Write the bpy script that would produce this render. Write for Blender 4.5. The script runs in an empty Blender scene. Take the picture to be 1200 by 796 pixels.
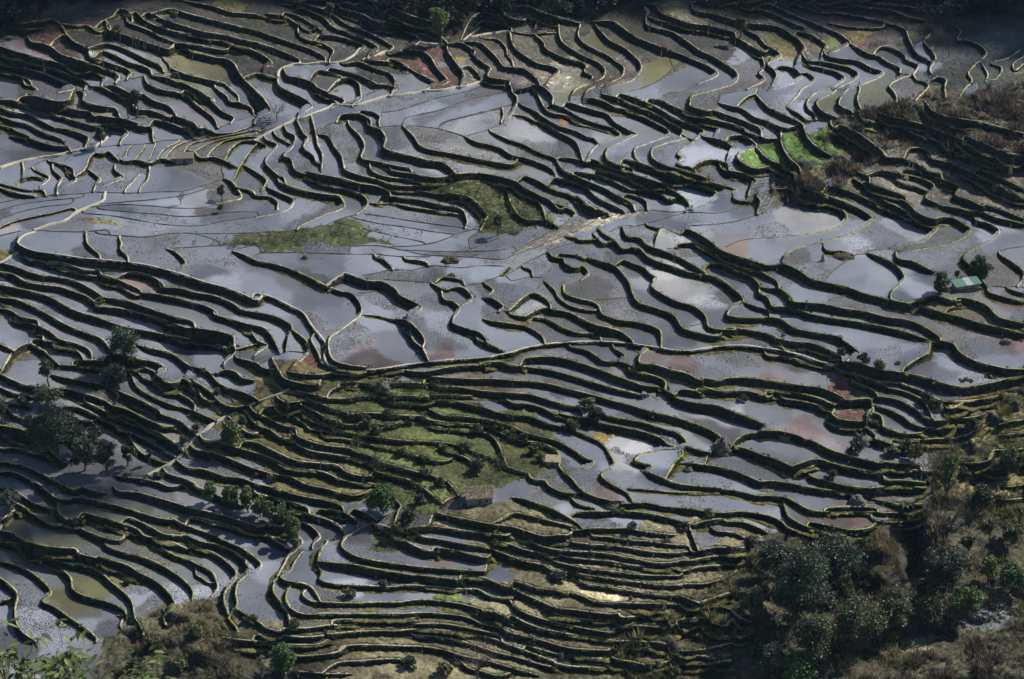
import numpy as np, math, time
T0=time.time()
PW,PH=1200.0,796.0
HFOV=math.radians(26.0); DIP=math.radians(28.0); DM=650.0
FPX=(PW/2)/math.tan(HFOV/2)
CY0=DM*math.cos(DIP)                 # plan distance of the view centre
CAMZ=DM*math.sin(DIP)                # the view centre is at height 0
SLOPE=math.tan(math.radians(11.3))
def ray(u,v):
    a=(u-PW/2)/FPX; b=-(v-PH/2)/FPX
    return a, math.cos(DIP)+b*math.sin(DIP), -math.sin(DIP)+b*math.cos(DIP)
def unproj(u,v,z):
    a,dy,dz=ray(u,v); t=(z-CAMZ)/dz
    return a*t, dy*t, z, t
def proj(x,y,z):
    zz=z-CAMZ
    dep=y*math.cos(DIP)-zz*math.sin(DIP); up=y*math.sin(DIP)+zz*math.cos(DIP)
    return PW/2+FPX*x/dep, PH/2-FPX*up/dep
def base_at(u,v):                    # smooth hillside z=(y-CY0)*SLOPE
    a,dy,dz=ray(u,v); t=(-CAMZ-CY0*SLOPE)/(dz-dy*SLOPE)
    return CAMZ+dz*t
MU,MT,MB=170,70,110                  # survey margin round the mapped sheet
GW,GH=int(PW)+2*MU,int(PH)+MT+MB
# terrace lips, dikes and paths as surveyed on the map sheet: kind+height, then points
SURVEY="""w6.5 320,29 340,48 370,62 415,75 465,82 510,90 550,102 600,121 625,135 638,150 620,160
w6.2 350,30 390,48 435,62 480,75 530,82 565,92 600,99 640,112 680,128 702,140 700,150
w6.0 400,21 440,32 480,42 520,52 560,62 600,71 640,85 690,102 735,118 762,135 762,142
w4.5 430,2 465,8 500,15 540,28 585,32 600,34 630,42 660,48
w8.8 255,70 280,78 310,88 340,98 370,108 395,115
w5.0 300,52 325,62 350,72 380,88 400,95 415,102
w7.5 410,100 430,108 450,122 475,128 505,135 530,138 550,150
w5.5 245,102 275,108 300,118 325,130 350,142 370,150 380,160
w6.0 240,120 270,130 300,145 325,152 350,162
w6.5 400,160 425,170 450,178 480,185 515,192
w2.0 382,135 395,150 400,160
w7.0 212,132 240,142 270,152 295,160 308,172 300,181
w7.5 155,132 185,140 215,150 245,160 270,170 280,182 272,192
w7.0 65,88 75,98 100,102 120,110 145,128 170,135 200,150 220,162 245,178 250,185 240,195
w6.5 135,88 155,82 175,98 200,110 212,120
w7.0 0,108 35,120 65,128 100,138 130,145 165,158 200,170
w7.5 0,132 35,140 65,142 100,150 125,160 155,172 190,185 209,198 200,205
w8.0 0,155 35,152 65,162 95,170 125,182 150,192 172,205 165,212 135,218
w4.5 0,172 30,175 55,182 70,190
w4.0 60,200 75,202 88,212 75,220
w8.5 50,228 75,225 100,228 125,235 150,248 180,258 210,262 220,272
w6.5 0,235 30,235 55,245 85,250 110,260 140,275
w6.5 0,252 30,262 65,268 75,272 100,285 130,300
w6.0 0,272 35,285 65,292 100,310 135,322 150,332
w7.5 22,320 50,320 80,328 110,338 135,342 160,345
w5.0 0,295 25,300 45,310 70,320
w5.5 215,202 240,205 265,218 290,225 305,235
w7.5 180,212 200,220 195,235 220,245 250,250 272,255
w6.5 245,200 270,202 300,215 320,220
w6.5 335,220 360,235 395,248 410,265
w6.5 340,185 350,198 380,210 410,215 440,225 455,240 480,260 500,275 508,292
w6.0 360,178 390,182 415,192
w6.5 435,212 460,218 485,225 500,240 520,260 548,275 540,290
w5.5 505,205 525,220 540,232
w6.0 540,238 560,240 588,252
w4.0 525,195 545,212 558,225
w5.5 320,255 350,258 380,268 395,275
w7.5 360,282 385,285 415,295 445,310
w6.5 400,270 430,278 455,288 465,300
w8.5 225,270 260,275 295,280 325,290
w6.0 255,290 280,295 300,312 285,330
w6.5 140,272 170,282 200,290 220,295
w7.5 135,300 165,305 195,315 208,325 200,345
w6.5 325,295 355,300 358,320
b0.0 240,345 285,340 340,338 380,330 425,328 465,318 525,295 565,280 600,272
w1.0 295,370 300,350 310,342
w1.0 320,370 335,352 340,340
w1.0 350,375 360,350 365,338
w1.0 370,370 385,350 420,332
w1.0 390,368 410,345 450,328 500,315 550,310 600,290
w1.0 430,358 445,340 480,330 525,320 600,305
w1.0 455,355 475,345 510,330 560,320 600,315
w1.5 485,368 500,350 525,332 565,322 600,320
w2.8 530,370 540,350 565,332 600,331 625,345 605,360 600,365
w5.0 240,360 255,355 270,368
w4.5 295,378 320,375 350,382
w5.0 360,378 380,372 410,380
w4.0 470,370 500,368 530,378
b0.0 150,380 175,358 210,350 240,330 260,310
w4.5 115,378 145,385 170,395
w3.0 200,395 210,370 225,358
b0.0 270,385 285,370 300,350
w3.0 560,395 575,370 590,350 600,340
p0.0 0,395 40,382 90,372 140,365 175,355 215,348 250,325
b0.0 65,398 100,378 140,368
w3.5 250,45 265,38 280,22 305,38 310,45
w3.0 228,60 245,48 258,62
w3.5 280,20 300,25 310,42
w3.5 175,60 200,58 215,65 230,75
w3.5 90,50 120,45 140,55
w4.0 10,60 30,48 45,55
w4.0 70,95 20,88 0,95
p0.0 0,618 35,598 75,586
p8.5 80,543 55,553 42,570 75,587 130,596 200,606 280,613 350,623 425,643 475,660 525,673 570,690 600,703
w6.0 10,618 40,626 70,638 100,646 140,650 180,660 215,678 245,698
w6.5 0,638 30,643 60,660 100,668 140,673 170,683 200,693 222,708
w7.5 0,668 40,676 85,686 120,698 155,718 190,733 225,743 260,756
w7.0 250,698 290,703 330,716 370,730 410,743 450,753
w7.0 230,718 280,723 320,733 360,743 400,756 430,766 470,770 510,776 545,786
w7.5 265,758 300,768 345,776 380,783 415,790 480,796
w6.0 65,608 100,613 140,626 170,636 200,643 225,648
w5.0 120,613 160,620 200,633 230,633
w5.0 245,653 270,666 295,680 320,693
w5.5 230,643 270,653 300,666 325,678 332,686
w6.5 305,638 340,643 365,653 382,666
w7.0 330,686 370,690 410,698 450,708 485,718 505,730
w6.5 380,673 420,676 460,686 500,693 540,708 565,726
w6.5 505,738 540,748 575,758 600,763 625,773 640,793
w5.8 570,728 600,732 640,740 675,756 685,770 675,793
w6.0 0,698 40,703 75,718 105,733 140,753 170,768 210,783 240,796
w5.0 0,723 25,728 50,743 85,750 90,758
w5.0 75,760 100,768 125,783 142,796 180,806 210,821
w4.0 202,553 205,570 220,586 232,596
w4.0 280,558 285,573 282,583 298,600
w4.0 390,583 410,590 430,608 435,620 422,630
b0.0 390,583 450,580 510,576 535,573 600,573
w5.1 545,588 575,598 600,610 640,618 680,630 720,648 760,668 800,683 825,688 845,713 845,738 820,758 795,776 772,794 772,826 785,846 820,856 860,861
b0.0 545,588 575,580 600,576
b0.0 200,500 260,506 320,516 380,526 435,530 480,528 525,518 600,509
b0.0 235,490 310,498 380,503 425,508 480,506 540,498 600,498
b0.0 210,486 280,480 350,483 410,488 470,488 510,480
b0.0 240,478 300,473 360,468 430,458 480,443
b0.0 215,450 300,453 370,450 430,448 480,433
b0.0 85,540 125,543 175,544 210,543 250,540
b0.0 230,548 280,553 340,556 400,548 450,548 490,558 510,566
b0.0 450,548 520,548 600,546 700,540 765,528
p0.0 80,543 115,530 150,520 175,503 200,490 240,473 245,460
w2.0 0,533 30,520 70,510 120,500 170,488
b0.0 0,476 60,466 130,458 210,453
b0.0 0,493 50,480 120,470 190,463
b0.0 0,513 40,500 100,486 165,478
b0.0 0,553 60,540
w3.5 0,430 30,438 65,446 100,446
w3.5 55,398 52,418 40,433
w4.5 80,398 115,416 95,438
w4.5 125,398 145,418 135,436
w4.5 155,398 178,418 170,430 140,440
w4.5 215,403 235,420 225,433
w4.5 270,398 290,416 270,426 240,436
w3.0 330,408 310,428 295,443
w3.0 350,403 345,423 330,440
b0.0 520,398 525,418 500,428 475,438
w5.0 545,428 565,458 560,468 545,470
w4.0 590,448 600,458 630,460 650,473 650,488
w6.5 320,808 360,818 400,828 435,851 452,868 432,884
w6.5 300,838 340,844 370,851 388,866 368,878
w5.0 300,854 330,858 360,871
w5.0 370,881 400,898
w6.0 430,888 460,906 472,931
w7.0 370,886 400,898 430,894 465,926 492,941
w7.0 488,871 510,896 540,911 575,921 600,934
w7.5 525,868 550,871 570,886 595,891
w6.0 450,891 490,916 515,941 545,954 575,951
w7.0 340,888 370,898 400,914 430,928 455,946
w6.5 320,904 350,926 390,944 420,954
w7.0 300,936 340,951 380,971 415,984 435,996
w6.5 425,954 460,966 495,981 510,988
w8.0 265,951 300,961 340,981 370,994 390,1001
w6.0 120,878 165,888 210,896 250,904
w7.5 0,876 30,891 70,906 110,911 150,911 190,921 225,931 250,941
w6.0 140,856 185,858 225,861 250,861
w5.5 175,846 220,844 245,846
w6.5 30,826 65,806 100,821 115,834
w6.5 80,796 120,801 160,811 185,826 195,841
w5.0 0,908 30,921 65,928 90,934
w6.5 150,954 185,956 220,971 250,988 275,1001
w6.0 140,968 170,976 200,988
w6.5 275,1006 310,1016 350,1036 385,1056 410,1071
w6.0 360,1006 390,1026 425,1048
w6.0 200,941 230,956 270,976 310,996 350,1006
w6.5 0,1011 30,1016 70,1031 105,1041
w6.5 0,1051 40,1051 85,1061 130,1076 160,1086
w6.5 0,1081 40,1086 80,1101 120,1121 170,1146
w6.5 0,1106 30,1106 65,1121 100,1141 130,1166 160,1171
w6.0 0,1141 30,1146 65,1171 100,1186
w6.5 170,1166 215,1171 260,1181 298,1192 330,1202 370,1214 405,1219
w6.0 190,1141 225,1151 250,1156
w8.5 280,1151 320,1154 360,1164 400,1176 455,1192 500,1202 550,1216 600,1232 630,1229 665,1239 700,1259 708,1274 690,1294
w7.2 440,1096 480,1101 525,1116 565,1121 600,1134 630,1141 655,1151
w7.5 460,1141 500,1156 540,1176 575,1186
b0.0 345,1114 310,1116 270,1108
b0.0 285,1131 260,1146 235,1171
w7.5 465,1056 500,1061 540,1076 575,1091 600,1100 640,1111 680,1118 720,1136 765,1146 800,1156 835,1161
w8.0 480,1031 520,1038 560,1051 600,1062 640,1076 675,1094 715,1101 755,1106 790,1121 808,1128
w6.0 325,1056 360,1076 390,1086
w6.0 0,941 40,946 75,956
w6.0 30,971 55,981 80,996
w6.0 270,1116 320,1121 370,1131 400,1141
w7.5 395,1111 430,1121 460,1136
w7.0 20,996 60,1011 100,1026
w6.0 575,1011 600,1016
w7.5 570,1036 600,1037 630,1051 665,1068 700,1081 750,1086 790,1091 815,1108 850,1116 885,1114
w6.0 0,1168 40,1181 65,1194
w6.0 0,806 25,818
w6.2 0,1224 30,1199 48,1194 80,1206 110,1224 145,1229 180,1224
w8.5 135,1194 155,1214 190,1214
w8.5 0,1244 30,1249 65,1269 100,1279 140,1284 175,1286
w10.0 60,1264 100,1282
w8.0 65,1269 90,1284 125,1289 165,1294 200,1302 230,1309 260,1322 295,1329 320,1349
w7.5 195,1202 225,1209 260,1219 290,1229 320,1239 340,1256 380,1264 410,1274 440,1286
w6.0 300,1214 330,1224 360,1239 385,1252 420,1256
w6.0 190,1239 220,1252 250,1262 280,1266
w5.5 250,1234 285,1244 320,1256
w7.5 250,1279 280,1292 320,1302 350,1312 380,1326 410,1344 435,1364 452,1386 450,1409
w8.0 230,1304 270,1316 300,1326 330,1344 360,1359 385,1379 405,1404 408,1424 385,1444
w7.5 95,1302 130,1314 170,1322 200,1326 235,1342 260,1364 285,1384 308,1409
w7.5 140,1329 165,1354 170,1379 190,1394 225,1404 260,1414 290,1429
w6.5 275,1444 300,1442 320,1454 335,1479 335,1489
w2.5 288,1449 282,1466
w5.5 0,1316 30,1322 60,1334 90,1354 115,1379 118,1394 100,1409 130,1424 165,1449 195,1469 225,1494 225,1506
w8.5 0,1354 25,1374 40,1394 35,1429 38,1459 55,1484 85,1504
w7.5 0,1269 25,1272 55,1276
w6.5 380,1284 410,1302 440,1312 470,1326 495,1339 505,1356 510,1379 495,1399
w4.5 460,1346 475,1356 490,1366
w6.2 400,1214 430,1229 465,1242 500,1254 530,1269 565,1284 600,1309 612,1324 600,1342
w7.5 435,1254 470,1269 505,1276 540,1289 565,1304 578,1319 575,1349
w7.5 445,1272 470,1286 500,1296 530,1316 552,1339 550,1359 530,1384 525,1409
w6.5 575,1319 585,1339 560,1364 552,1389 555,1419 535,1449
w7.0 450,1212 490,1219 530,1229 570,1242 600,1245 630,1254 655,1274 685,1286
w5.0 535,1449 555,1474 555,1484 545,1494
w7.0 520,1494 555,1499 600,1503 640,1506 690,1512 750,1509
b0.0 385,1469 415,1444 430,1429
b0.0 280,1514 285,1479 305,1466
w7.5 0,1414 5,1409
w6.0 665,10 700,15 735,30 760,42 775,58
w5.5 695,6 725,12 755,21 780,35
w5.5 778,32 815,58 860,75 900,95 922,110 915,118
w5.5 820,38 860,42 900,60 940,70 980,88 982,100 945,118
w6.0 785,65 820,78 860,95 885,110 882,122 865,128
w6.5 750,82 790,85 825,95 855,108 850,118 835,128
w5.0 668,30 700,38 730,55 750,68
w5.0 622,32 665,38 695,55 725,72
w5.0 700,80 720,92 750,100 775,112 782,122 772,142
w5.0 850,15 880,22 920,40 950,42
w4.5 895,50 950,58 1015,72
w4.0 795,5 830,10 860,10 880,15
p0.0 660,161 700,152 750,150 800,145 825,135 845,120
p0.0 850,142 900,125 950,116 990,102 1030,106 1080,95 1105,82 1125,62 1105,50
p0.0 1105,88 1150,80 1195,75
w6.5 1100,50 1125,30 1160,35 1195,45
w6.0 805,150 840,145 880,160 910,170 925,185
w6.0 775,160 815,168 850,180 880,195
w9.0 650,182 655,200 685,218 715,232 732,248 720,260 700,272
w8.0 675,178 700,182 735,195 750,215 775,230 790,245 775,255
w6.0 745,205 770,218 800,230 808,238 800,245
w6.5 790,190 815,182 840,195 845,215 845,235 830,242
w4.0 735,172 750,165 775,170 800,180
w7.5 600,225 620,235 635,260 615,272 600,280
w5.5 872,200 900,198 930,208 920,215
w5.0 600,172 630,178 650,184
w5.5 915,138 945,150 960,160 980,172 1020,192 1020,200 1000,210
w6.5 915,128 950,118 990,120 1010,135 1025,160 1050,190 1035,200
w5.0 960,175 955,168
w7.5 1050,120 1060,135 1075,155 1088,175 1080,195
w6.5 1050,102 1080,100 1110,118
w6.0 1105,125 1130,145 1150,160 1145,180 1190,188
w6.2 1090,98 1125,100 1145,115 1165,135 1180,155 1200,158 1225,160 1245,172 1262,190
w3.5 1130,90 1165,92 1185,110 1190,130 1200,142
w5.0 1100,155 1120,172 1128,188 1120,195
w4.5 1125,195 1155,190 1195,200
w5.5 850,140 910,145 950,155
b0.0 885,265 930,260 980,245 1025,230 1080,218 1130,202
b0.0 1200,215 1140,225 1080,240 1035,258 980,270 950,278 942,295
b0.0 890,298 950,295 1025,302 1090,320
b0.0 1025,302 1050,285 1100,272 1150,260 1200,245
w4.8 1090,320 1115,332 1150,340 1175,348 1200,364 1230,370 1265,382 1295,398
b0.0 1090,320 1125,310 1155,300 1180,288
w3.5 1150,308 1175,320 1200,330 1230,340 1265,358 1300,370 1308,382 1320,398
w5.0 945,295 970,320 985,342 1015,352 1060,360 1100,368 1150,378 1200,385
w8.5 865,295 890,302 905,325 900,345 920,355 960,365 1000,375 1040,382
w5.0 820,295 845,320 855,345 848,370 890,380 925,388 960,395
w5.2 750,315 770,320 785,345 800,365 805,385 810,398 840,410 880,420 920,433 970,436 1030,430
w5.0 710,310 722,325 712,345 735,365 742,380
w4.0 740,312 745,340 755,360 755,385
w5.2 675,310 692,320 685,345 665,365 682,372 692,398 720,410 755,428 790,440 820,446 850,458 862,473 855,490 835,503
w3.0 650,320 670,332
w4.0 625,328 650,340 630,365 622,380 635,396 655,413 665,416
p0.0 600,328 650,300 700,280 750,262 800,248 825,250 860,240 900,230 950,222 1000,215 1050,210 1125,195
b0.0 600,312 630,302 675,288 725,272 765,258 830,235 880,215 920,205
w5.0 845,260 870,262 890,272 888,285
w4.5 1180,270 1175,285
b0.0 765,295 800,285 840,280
w3.5 600,403 625,423 615,443
b0.0 835,503 800,513 765,528
w6.5 655,426 685,438 720,448 765,456 795,460 808,483 795,493 765,503 730,518 700,533
w5.0 635,443 665,456 688,468 680,488 655,500 600,510
w8.0 720,403 755,410 800,418 840,430 880,436 910,448
w4.5 920,440 970,446 1015,453 1060,458 1090,473 1115,488 1135,508 1135,523
w5.5 895,460 940,463 990,470 1030,480 1080,490 1095,518
w3.5 920,476 965,486 1015,493 1080,503
w2.5 860,476 890,478 920,476
b0.0 845,500 900,508 960,518 1030,528 1090,536
b0.0 820,508 880,523 950,533 1010,543 1065,550
b0.0 785,520 850,536 920,553 990,568
w4.5 870,398 900,413 950,420 1000,426
w6.8 920,400 970,408 1025,416 1070,408 1125,406 1200,422 1230,440 1265,458 1290,470 1310,490
b0.0 900,580 980,576 1030,566 1090,543 1125,540 1100,560
b0.0 940,586 1025,590 1100,590 1175,586 1200,578
b0.0 1095,588 1130,573 1170,558
b0.0 820,578 880,576 950,588 1000,598 1100,603 1175,608 1200,599 1250,583 1300,563 1350,543 1400,516 1450,503 1510,493 1580,498 1625,496
b0.0 820,578 818,593
b0.0 600,598 630,593 720,593 820,596 880,596 910,600 1000,603
b0.0 825,688 880,683
p4.1 600,688 640,698 680,718 710,733 730,763 755,794 765,811 760,836 772,856 810,864 855,867 900,864 950,856 1030,846 1100,841 1150,836 1200,826 1230,816 1290,806 1350,802 1410,801 1480,806 1540,815 1580,821 1620,822 1670,814 1730,810 1800,817 1840,824 1880,834 1920,848 1960,856 2000,866 2030,876
w2.0 845,738 880,740 915,748
w8.0 920,748 950,750 975,768 995,796
w9.0 802,643 815,642 860,658 895,660 925,676 940,693 970,708 988,720 970,738 950,746
w5.5 882,603 900,608 918,626
w4.5 952,608 980,610 1000,616
b0.0 895,656 940,658 980,660 1020,663
w4.0 1010,663 1040,678 1055,678
b0.0 825,648 870,643 920,633 970,633 1015,623 1080,628 1125,623 1190,626
w3.5 1040,650 1080,656
b0.0 1090,670 1130,663 1170,648 1200,638 1230,618 1260,603 1300,583 1340,570
w6.5 1052,676 1080,673 1100,686
w6.0 1040,700 1060,706 1078,723 1062,748 1065,760 1095,770 1125,780 1140,796
w3.5 1140,668 1155,678 1148,690 1110,703
w6.5 1130,698 1155,700 1180,718 1170,728
w5.5 1132,748 1155,753 1200,759 1235,766 1265,783 1275,796
b0.0 1132,748 1150,736 1200,728
w3.0 1175,643 1185,633
w3.5 600,806 620,801
b0.0 605,861 630,841 670,824
w5.0 715,796 725,816 715,836 690,856 675,871
w5.0 730,796 745,826 755,851
w7.0 968,796 990,816 1005,846
w6.0 1120,796 1145,806 1175,821
p0.0 760,887 710,906 675,916 640,931 600,945 560,966 520,984 485,1006 455,1031 435,1056 410,1081 375,1101 345,1114
w6.5 675,871 710,876 750,878 800,871 850,876
w5.0 900,871 940,868 975,871
w6.0 1000,871 1050,861 1100,856 1150,858
w6.8 1130,851 1170,848 1200,856 1240,861 1290,868 1340,881 1390,896 1430,908 1470,918 1510,928
w7.2 1005,884 1050,886 1100,888 1150,888 1200,892 1240,894 1290,901 1340,914 1390,926 1430,938 1480,951 1530,966 1580,978 1630,994 1670,1011 1690,1028 1675,1041
w5.0 800,898 840,896 880,904
w5.0 930,898 975,898 1025,901
w7.0 1030,906 1075,908 1130,916 1200,921 1240,924 1280,936 1320,948 1360,958
w6.0 920,928 960,928 1000,931
w4.5 1000,926 1050,926 1102,928
w6.0 920,944 960,944 1000,946
w7.8 1010,941 1050,938 1090,946 1130,954 1165,966 1200,972 1240,976 1280,991 1320,1001
w5.8 1005,958 1040,974 1080,976 1125,981 1160,988 1200,1000 1230,1014 1270,1024 1310,1036 1345,1056 1375,1076 1390,1081 1380,1096 1325,1106
w5.0 1005,984 1050,991 1100,994 1145,998 1170,996
w4.0 835,931 880,928 900,936
w5.0 775,916 800,906 830,908
w6.5 700,918 740,926 775,934 815,934
w7.5 720,934 755,948 790,961 820,968 850,968
w7.0 705,948 740,966 770,981 795,986
w7.0 655,936 685,951 715,966 745,986 775,1001
w7.0 640,956 675,968 705,988 720,998
w6.5 600,968 630,981 660,996 690,1004
w7.5 600,994 630,1006 660,1026 685,1031
w7.5 695,1041 725,1056 770,1064 815,1071 850,1081 875,1091
w7.0 685,1016 730,1036 775,1046 815,1051 850,1064 875,1071
w7.0 640,1141 680,1156 720,1166 765,1174 800,1186
w7.0 600,1156 640,1166 680,1176 720,1191
w6.0 810,1011 850,1021 890,1026 930,1031 965,1034
w5.5 780,991 825,996 880,994 920,996
w6.0 815,971 860,968 910,971 950,974 990,976
w6.0 900,1086 940,1096 975,1106 1015,1116 1050,1131
w6.5 880,1106 920,1116 960,1126 995,1146 1020,1166
w5.0 920,1056 960,1064 1000,1076 1040,1081
w6.0 1040,1056 1080,1068 1110,1086 1122,1116
w4.0 970,1034 1020,1036 1060,1041 1105,1056 1145,1071 1175,1084 1195,1096
w6.0 1010,996 1050,1006 1100,1008 1140,1016 1165,1036
w4.5 1148,1004 1175,1016 1200,1026
w6.0 850,1131 880,1136 895,1146
w3.5 922,1166 940,1186 935,1194
w2.5 1030,1191 1050,1171 1080,1161
w4.5 785,1006 825,1016
w4.5 760,1026 800,1028 840,1036 880,1046 920,1056
w6.5 790,1121 825,1131 860,1136
w3.5 725,1006 755,1011 785,1016
w6.5 700,1224 730,1234 750,1259 735,1274
w7.5 685,1194 720,1204 760,1216 790,1229 805,1244
w5.0 750,1194 780,1202 805,1219
w6.0 770,1194 810,1204 840,1224 835,1234
w7.5 830,1194 860,1204 880,1216
b0.0 885,1219 840,1239 800,1259 760,1269 745,1282 715,1292 708,1289
p2.0 882,1222 860,1232 835,1244 815,1259
w5.5 815,1256 802,1272 805,1286 830,1302 865,1312 910,1319 960,1326 1015,1332 1080,1336 1130,1339 1140,1329
w5.0 765,1274 750,1294 745,1324 755,1344 750,1359 785,1369 830,1372 880,1374 920,1376 950,1372 1000,1374 1050,1379 1090,1382 1120,1382 1145,1396 1175,1402 1200,1402
w5.5 710,1292 690,1319 680,1339 658,1352 675,1362 715,1369 735,1382
w5.0 718,1382 710,1394 730,1409 770,1412 830,1414 880,1412 930,1412 980,1406 1030,1409 1080,1416 1130,1429
w5.0 680,1374 670,1399 680,1424 710,1439 760,1439 830,1439 880,1439 940,1439 990,1436 1040,1439 1090,1446 1130,1462 1175,1472
w3.0 675,1304 665,1324 650,1349
w6.0 765,1482 775,1486 820,1482 880,1479 930,1479 990,1474 1050,1479 1100,1484 1150,1496 1200,1514 1240,1529 1280,1544 1305,1552
w6.0 970,1489 1010,1492 1060,1499 1110,1512 1160,1529 1200,1538 1230,1546 1260,1556 1300,1564
w6.0 810,1514 870,1512 930,1514 990,1516 1040,1524 1090,1539 1140,1549 1200,1566 1230,1574 1265,1584
w6.0 1095,1564 1130,1574 1170,1584
w6.5 690,1536 740,1536 790,1529
w6.5 600,1489 650,1489 710,1494 760,1489
w5.0 660,1474 720,1472 770,1466 830,1464
w6.0 785,1454 850,1452 910,1452 970,1449
w5.0 970,1462 1030,1462 1080,1469 1130,1479 1170,1489
w10.0 780,1319 830,1324 880,1334 940,1344 980,1349
w10.0 980,1349 1030,1354 1080,1359
w8.2 1085,1349 1130,1354 1170,1369 1200,1379 1230,1394 1265,1409 1300,1424 1340,1429 1380,1434 1420,1439 1450,1439
w8.2 1010,1216 1020,1202 1050,1209 1100,1219 1150,1229 1200,1235 1230,1244 1270,1256 1310,1254 1330,1254
w7.5 950,1239 1000,1234 1050,1239 1100,1246 1150,1252 1190,1254
w7.0 985,1256 1030,1264 1080,1274 1140,1284 1200,1305 1230,1316 1270,1324 1300,1339
w6.2 1150,1259 1180,1272 1200,1278 1230,1289 1265,1296 1295,1302
w10.0 1020,1284 1060,1289 1100,1299 1140,1306
w7.5 1145,1429 1180,1444 1200,1459
w9.0 1120,1434 1150,1434 1180,1454
w4.5 885,1229 920,1239 950,1249
w9.0 880,1229 920,1249 970,1279 1020,1294
w6.0 600,1454 630,1474 660,1479
w6.0 700,1574 765,1579 825,1579
w6.0 790,1554 850,1549 920,1544 950,1549
w5.5 1090,1379 1080,1384
w7.5 650,1354 640,1384 660,1414 675,1439
w5.0 1310,65 1312,85 1320,100 1345,118 1370,132 1400,145 1418,162 1415,180 1400,190 1372,200 1350,210 1342,222
w4.5 1360,55 1356,85 1375,105 1400,118 1425,130 1445,145 1462,158 1458,180 1440,190 1415,200 1385,208 1372,220
w6.0 1255,82 1275,100 1278,112 1300,125 1330,138 1360,145 1375,155 1370,168 1388,178 1385,192
w6.0 1200,98 1210,115 1230,130 1260,148 1290,155 1310,165 1300,182 1280,198
w6.0 1390,50 1410,75 1430,95 1460,110 1485,130 1502,150 1500,170 1480,190 1445,200 1410,210
w7.5 1435,50 1460,65 1480,80 1510,95 1550,110 1575,118
w6.5 1520,60 1575,75 1615,100 1640,118 1670,132 1700,150 1728,172 1722,195 1680,210 1625,225 1618,240 1620,250 1658,260
w6.0 1550,115 1590,125 1625,140 1660,155 1682,170 1675,182 1635,198
b0.0 1570,140 1575,160 1550,185 1510,205 1475,215
b0.0 1635,198 1600,215 1570,218 1550,228
w6.0 1515,38 1550,50 1600,58 1650,70 1700,78
w6.5 1700,78 1730,90 1765,110 1790,122
w6.5 1535,12 1550,30 1580,42 1620,55 1660,60 1700,70 1720,75
w7.2 1620,8 1630,25 1670,32 1700,40 1730,48 1760,55 1800,58 1830,65 1855,80 1875,95 1888,115 1880,125
w5.5 1640,0 1680,2 1725,10 1760,15 1800,28 1830,40 1860,55 1888,65 1880,75
w5.0 1740,0 1770,2 1800,9 1830,20 1860,35 1900,50 1935,65 1965,78 1985,92 1992,102 1960,120 1945,125
w5.4 1750,70 1775,82 1790,100 1800,109 1820,118 1830,135 1800,149 1815,165 1820,180 1810,200
p0.0 1500,0 1510,18 1520,30 1514,38
w4.5 1765,118 1785,132 1792,160 1780,172 1792,188 1750,210
w6.5 1520,232 1550,235 1580,250 1615,265 1650,278 1685,300 1675,318
w6.0 1375,230 1410,235 1440,250 1480,260 1510,275 1540,290 1565,305
w6.0 1455,220 1490,230 1520,242 1550,258 1580,275 1600,285 1630,295 1650,308 1640,320
w6.0 1410,220 1450,230 1480,245 1520,260 1550,275 1575,290 1600,305 1595,318
w5.5 1330,240 1365,250 1400,260 1425,268 1440,285 1465,300 1495,315
w4.5 1295,245 1325,255 1360,275 1400,290 1435,300 1452,312
w4.5 1275,250 1295,265 1330,272 1355,285 1365,295
w5.0 1250,258 1275,275 1310,295 1345,305 1375,320 1392,325
w6.0 1260,285 1285,295 1310,310 1340,325 1355,340
w7.5 1252,200 1275,205 1295,225 1295,240
w3.5 1200,270 1230,272 1255,285
w2.0 1365,295 1410,302 1450,310 1450,320 1420,332 1395,345
w5.5 1315,370 1345,372 1375,380
w5.0 1495,315 1460,332 1430,345 1420,360 1425,375 1445,385 1480,395
w4.0 1570,320 1510,340 1488,350 1490,370 1500,380
w5.0 1595,328 1550,340 1528,352 1532,372 1560,388 1590,396 1620,406 1660,418
w3.5 1615,325 1628,332 1600,350 1588,362 1600,372 1588,385 1625,395
w6.5 1648,320 1675,325 1700,332 1720,348 1710,360
w6.0 1710,320 1740,318 1765,332 1772,345 1740,358 1728,368 1745,385 1775,395
w6.0 1645,378 1675,375 1705,385
w5.5 1720,250 1740,255 1770,275 1800,284 1825,295 1845,300
w6.0 1670,258 1700,268 1735,280 1760,290 1782,302
w6.0 1640,270 1670,280 1705,288 1730,295 1750,305
w4.5 1750,310 1780,320 1800,325
b0.0 1688,220 1730,215 1775,205 1800,198
b0.0 1688,220 1682,245
w3.0 1735,240 1755,225 1770,220
b0.0 1408,220 1415,208
w2.5 1200,75 1240,80 1275,78 1310,78
w3.5 1230,20 1245,35 1270,40 1260,50
w5.5 1230,413 1265,426 1300,446 1335,456 1370,478 1400,490 1425,500
w7.5 1300,418 1340,423 1370,436 1400,463 1435,480 1460,493
w7.5 1340,408 1380,426 1420,443 1450,460 1480,476
w6.0 1350,403 1390,408 1425,420 1460,436 1480,446
w6.5 1400,398 1435,406 1470,418 1505,433
w7.0 1485,446 1520,446 1550,456 1570,468
w5.5 1470,456 1500,463 1515,473
w6.5 1520,423 1550,436 1580,448 1610,470
w6.5 1570,416 1610,423 1645,436 1675,448 1678,463 1650,483 1610,493
w6.5 1550,400 1590,408 1630,418 1670,428 1700,436 1725,446 1715,453
w6.5 1695,398 1730,403 1765,416 1772,428 1760,440
w5.0 1305,478 1330,488 1348,500 1340,513
b0.0 1348,500 1320,528 1280,548 1240,570 1200,595 1250,570 1285,547
w4.0 1330,556 1350,558 1360,563
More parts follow.
